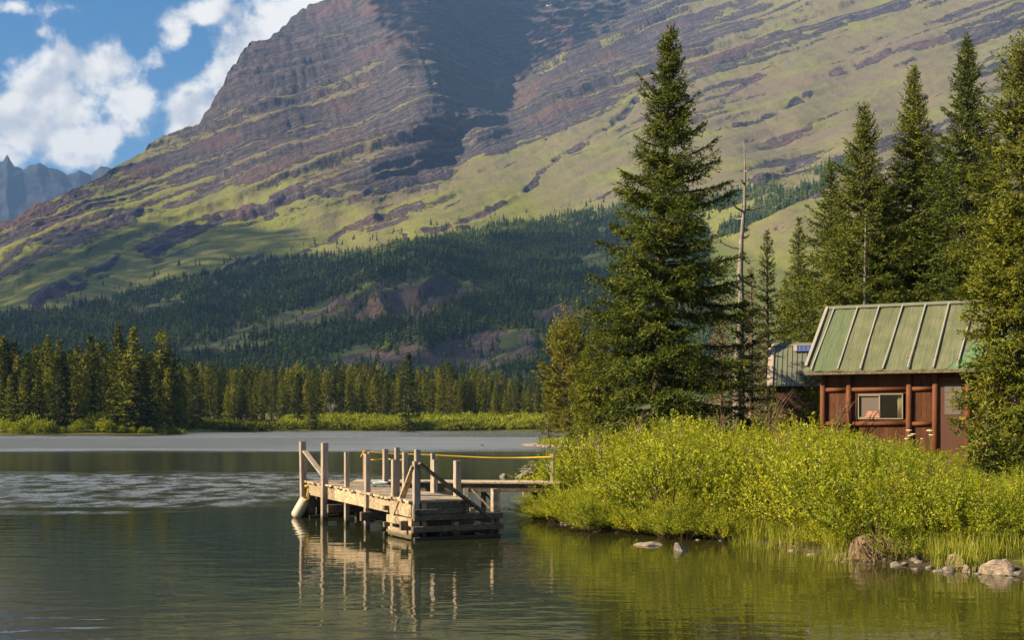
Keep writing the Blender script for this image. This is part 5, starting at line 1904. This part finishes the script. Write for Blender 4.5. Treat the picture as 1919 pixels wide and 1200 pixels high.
# door
dr = MB().box((4.52, WY + .0, (gz0 + 3.72) / 2), (.78, .05, 3.72 - gz0)).build('door', M['door'], cab, local=True)
mb = MB()
for x in (4.10, 4.94):
    mb.beam((x, WY - .01, gz0), (x, WY - .01, 3.78), .07, .10, (1, 0, 0))
mb.beam((4.06, WY - .012, 3.80), (4.98, WY - .012, 3.80), .10, .08)
mb.build('door_frame', M['stain_post'], dr, local=True)
MB().box((4.55, WY - .032, 3.17), (.50, .012, .92)).build('screen_panel', M['screen'], dr, local=True)
mb = MB()
for z in (2.95, 3.17, 3.40):
    mb.beam((4.32, WY - .042, z), (4.78, WY - .042, z), .008, .012)
mb.beam((4.55, WY - .046, 2.78), (4.55, WY - .046, 3.58), .012, .006, (1, 0, 0))
mb.build('muntin', M['door'], dr, local=True)
mb = MB()
mb.tube([(4.83, WY - .03, 2.35), (4.83, WY - .09, 2.35)], .022, 8)
mb.build('handle', M['batten'], dr, local=True)

# ---------------------------------------------------------------- the shed behind
SA = -14.0
shed = frame_root('shed', (10.2, 50.0, 0), (math.cos(R(SA)), math.sin(R(SA))), 'small dark shed with a ribbed green metal roof behind the cabin', 'shed')
sE, sR, sRun, sLen = 3.86, 5.55, 1.7, 4.2
s_sl = math.atan2(sR - sE, sRun)
sSL = math.hypot(sRun, sR - sE)
for back in (False, True):
    mb = MB()
    mb.box((sLen / 2, sSL / 2, 0), (sLen, sSL, .03))
    for k in range(22):
        mb.beam((.1 + k * .19, .0, .028), (.1 + k * .19, sSL, .028), .035, .03)
    o = mb.build('roof', M['steel_green'], shed, local=True)
    o.location = (0, 0, sE) if not back else (sLen, 2 * sRun, sE)
    o.rotation_euler = (s_sl, 0, 0) if not back else (s_sl, 0, math.pi)
    if not back:
        MB().beam((-.08, 0, .0), (-.08, sSL, .0), .12, .16).build('verge_trim', M['pale_trim'], o, local=True)
        for k in range(6):
            MB().box((-.19, .18 + k * .38, -.05), (.12, .33, .14)).build('log_end', M['pale_trim'], o, local=True)
        pv_ = MB().box((1.30, sSL - .32, .10), (.95, .34, .04)).build('solar_panel', M['pv'], o, local=True)
        mb = MB()
        mb.beam((.82, sSL - .13, .125), (1.78, sSL - .13, .125), .03, .03)
        mb.beam((.80, sSL - .48, .12), (.80, sSL - .12, .12), .14, .03)
        for k in range(1, 6):
            mb.beam((.82 + k * .16, sSL - .48, .123), (.82 + k * .16, sSL - .15, .123), .012, .008)
        mb.build('panel_frame', M['pale_trim'], pv_, local=True)
        MB().beam((-.1, sSL, .04), (sLen, sSL, .04), .2, .04).build('ridge_cap', M['steel_green'], o, local=True)
mb = MB()
for x in np.arange(.1, sLen - .1, .2):
    mb.box((x + .1, .25, 2.55), (.193, .06, 2.6))
for y in np.arange(.3, 2 * sRun - .3, .2):
    zt = min(sE + y * math.tan(s_sl), sE + (2 * sRun - y) * math.tan(s_sl)) - .1
    mb.box((.14, y + .1, (1.2 + zt) / 2), (.06, .193, zt - 1.2))
    mb.box((sLen - .14, y + .1, (1.2 + zt) / 2), (.06, .193, zt - 1.2))
mb.build('wall', M['shed_wood'], shed, local=True)

# flowers and dead stems before the cabin


def umbel_plant(px, py, Y, label, heads):
    base = P(px, py, Y)
    gz = float(ground_z(np.array([base.x]), np.array([float(Y)]))[0])
    root = empty('cow_parsnip', (base.x, base.y, gz))
    setp(root, label, 'wildflower')
    for (dx, dy, s) in heads:
        top = P(px + dx, py + dy, Y)
        mb = MB()
        mb.tube([(base.x, base.y, gz), ((base.x + top.x) / 2, base.y, (gz + top.z) / 2), top], [.012, .009, .006], 5)
        mb.build('stem', M['stem'], root)
        mb = MB()
        for k in range(16):
            a = k * 2.4
            q = s * math.sqrt(k / 16.0)
            e = top + Vector((math.cos(a) * q, math.sin(a) * q, .05 - q * q * 2.5))
            mb.tube([top, e], .003, 3)
            mb.tube([e + Vector((0, 0, -.012)), e, e + Vector((0, 0, .012))], [.008, .022, .012], 5)
        mb.build('flower_head', M['umbel'], root)


umbel_plant(1703, 850, 36.2, 'cream umbel flower with several heads before the middle cabin post', [(0, -40, .07), (2, -30, .06), (8, -33, .07), (-4, -24, .05), (24, -24, .04)])
umbel_plant(1748, 852, 36.2, 'tall cream umbel flower before the cabin door', [(-6, -42, .09), (-3, -33, .06)])
for j, (px, py, lab) in enumerate(((1438, 800, 'bundle of bare brown twigs leaning before the dark shed wall'), (1560, 812, 'few bare brown twigs at the left corner of the cabin'))):
    mb = MB()
    rr = np.random.default_rng(60 + j)
    b = P(px, py, 41)
    for k in range(11):
        e = P(px + rr.uniform(5, 50) * (1 if j != 2 else rr.choice([-1, 1]) * .6), py - rr.uniform(35, 72), 41 + rr.uniform(-.6, .6))
        m1 = b.lerp(e, .5) + Vector((rr.uniform(-.08, .08), 0, .05))
        mb.tube([b + Vector((rr.uniform(-.2, .2), 0, -.3)), m1, e], [.016, .012, .004], 4)
        mb.tube([m1, m1 + (e - m1) * .7 + Vector((rr.uniform(-.2, .2), 0, .05))], [.008, .003], 3)
    mb.thing('bare_twigs', M['twig'] if j < 2 else M['bark_grey'], lab, 'dead shrub')

r = np.random.default_rng(88)
for k in range(13):
    px, py, Y = [(1095, 845, 33.5), (1130, 865, 33), (1190, 812, 37), (1262, 850, 33), (1322, 905, 30), (1352, 800, 38), (1415, 880, 30), (1470, 835, 33), (1540, 905, 27.5), (1610, 870, 29), (1700, 930, 25), (1760, 905, 27), (1240, 935, 29.6)][k]
    b = P(px, py, Y)
    mb = MB()
    for q in range(7):
        e = b + Vector((r.uniform(-.45, .45), r.uniform(-.3, .2), r.uniform(.3, .75)))
        m1 = b.lerp(e, .5) + Vector((r.uniform(-.06, .06), 0, .03))
        s0_ = b + Vector((r.uniform(-.1, .1), 0, -.7))
        mb.tube([s0_, m1, e], [.012, .009, .003], 4)
        for _ in range(2):
            mb.tube([m1, m1 + (e - m1) * .6 + Vector((r.uniform(-.2, .2), r.uniform(-.1, .1), .02))], [.006, .002], 3)
    mb.thing('bare_twigs', M['bark_red'], 'bare brownish twigs poking out of the willow mass on the right bank', 'dead shrub', 'bare twigs among the willows')
r = np.random.default_rng(56)
bm = bmesh.new()
bmesh.ops.create_icosphere(bm, subdivisions=2, radius=1)
bm.verts.ensure_lookup_table()
tv_ = np.array([v.co[:] for v in bm.verts])
tf_ = np.array([[v.index for v in f.verts] for f in bm.faces])
bm.free()
Vs, Fs, off = [], [], 0
pxs = r.uniform(1000, 1960, 1500)
yys = r.uniform(19.5, 34, 1500)
sds = poly_sd((pxs - CX) / F * yys, yys, LAND)
for px, y, sd in zip(pxs, yys, sds):
    if not -.40 < sd < .30 or (px < 1580 and r.random() < .6):
        continue
    x = (px - CX) / F * y
    q = r.uniform(.02, .085) * np.array([1.3, 1, .6]) * r.uniform(.7, 1.3, 3)
    v = (tv_ * (1 + .5 * (fbm(tv_ * 1.4 + px, 2, 4)[:, None] - .5))) * q + np.array([x, y, max(-.01, float(ground_z(np.array([x]), np.array([y]))[0]))])
    Vs.append(v)
    Fs.append(tf_ + off)
    off += len(tv_)
setp(link('pebbles', mk_mesh('pebbles', np.concatenate(Vs), np.concatenate(Fs)), M['rock_grey']), 'scattered small stones along the waterline of the right bank', 'pebbles', None, 'stuff')

# ---------------------------------------------------------------- unseen cloud, its lumps laid out to shade the lower slopes and bowl
SHADE = [(-320, 735), (-320, 560), (-60, 520), (60, 470), (180, 425), (330, 405), (470, 410), (560, 432), (585, 468), (650, 476), (750, 458), (850, 440), (950, 425), (1050, 412), (1130, 400), (1190, 420), (1230, 520), (1250, 735)]
gx3, gy3 = np.meshgrid(np.arange(-320, 1260, 14.0), np.arange(400, 740, 6.0))
gx3 = gx3.ravel() + rng.uniform(-7, 7, gx3.size)
gy3 = gy3.ravel() + rng.uniform(-3, 3, gy3.size)
BOWL = [(785, -58), (1260, -58), (1190, 15), (1095, 92), (960, 168), (872, 198), (815, 130)]
bx3, by3 = np.meshgrid(np.arange(780, 1262, 7.0), np.arange(-58, 200, 6.0))
gx3 = np.r_[gx3, bx3.ravel()]
gy3 = np.r_[gy3, by3.ravel()]
inn = np.maximum(poly_sd(gx3, gy3, SHADE), poly_sd(gx3, gy3, BOWL))
ok = inn > 6
TP = surf(gx3[ok], gy3[ok])
gap_px = inn[ok]
ZC = 2380.0
tt = (ZC - TP[:, 2]) / SUN[2]
CP = TP + SUN[None] * tt[:, None]
bm = bmesh.new()
bmesh.ops.create_icosphere(bm, subdivisions=1, radius=1)
bm.verts.ensure_lookup_table()
tv_ = np.array([v.co[:] for v in bm.verts])
tf_ = np.array([[v.index for v in f.verts] for f in bm.faces])
bm.free()
Vs, Fs, off = [], [], 0
rr = np.random.default_rng(9)
cell = {}
below = gy3[ok] > np.interp(gx3[ok], edge_x, edge_y) + 4
for c, g, bl_ in zip(CP, gap_px, below):
    thin = 22.5 if bl_ else 23.5
    key = (int(c[0] // 44), int(c[1] // 44))
    if key in cell:
        continue
    cell[key] = 1
    rad = thin * (0.75 + .25 * min(1, g / 25)) * rr.uniform(.85, 1.15)
    v = tv_ * (1 + .25 * (fbm(tv_ * 1.5 + c / 100, 3, 5)[:, None] - .5))
    v = v * np.array([rad, rad, rad * .75]) + np.r_[(np.array([int(c[0] // 44), int(c[1] // 44)]) + .5) * 44 + rr.uniform(-5, 5, 2), c[2]] + np.array([0, 0, rr.uniform(-15, 15)])
    Vs.append(v)
    Fs.append(tf_ + off)
    off += len(tv_)
m = bpy.data.materials.new('cloud_white')
nt = nodes(m)
principled(nt, (0.9, 0.9, 0.92), 1.0, 0.0)
setp(link('cloud', mk_mesh('cloud', np.concatenate(Vs), np.concatenate(Fs), True), m), kind='structure')

# ---------------------------------------------------------------- the air
m = bpy.data.materials.new('haze_air')
nt = nodes(m)
v = nd(nt, 'ShaderNodeVolumePrincipled', {'Color': (0.27, 0.50, 1.0, 1.0), 'Density': 0.000058, 'Anisotropy': 0.0})
nd(nt, 'ShaderNodeOutputMaterial', {1: v.outputs[0]})
hx0, hx1, hy0, hy1, hz0, hz1 = -7500, 7500, -500, 10500, -10, 1950
mb = MB()
mb.box(((hx0 + hx1) / 2, (hy0 + hy1) / 2, (hz0 + hz1) / 2), (hx1 - hx0, hy1 - hy0, hz1 - hz0))
setp(mb.build('haze', m), kind='stuff')
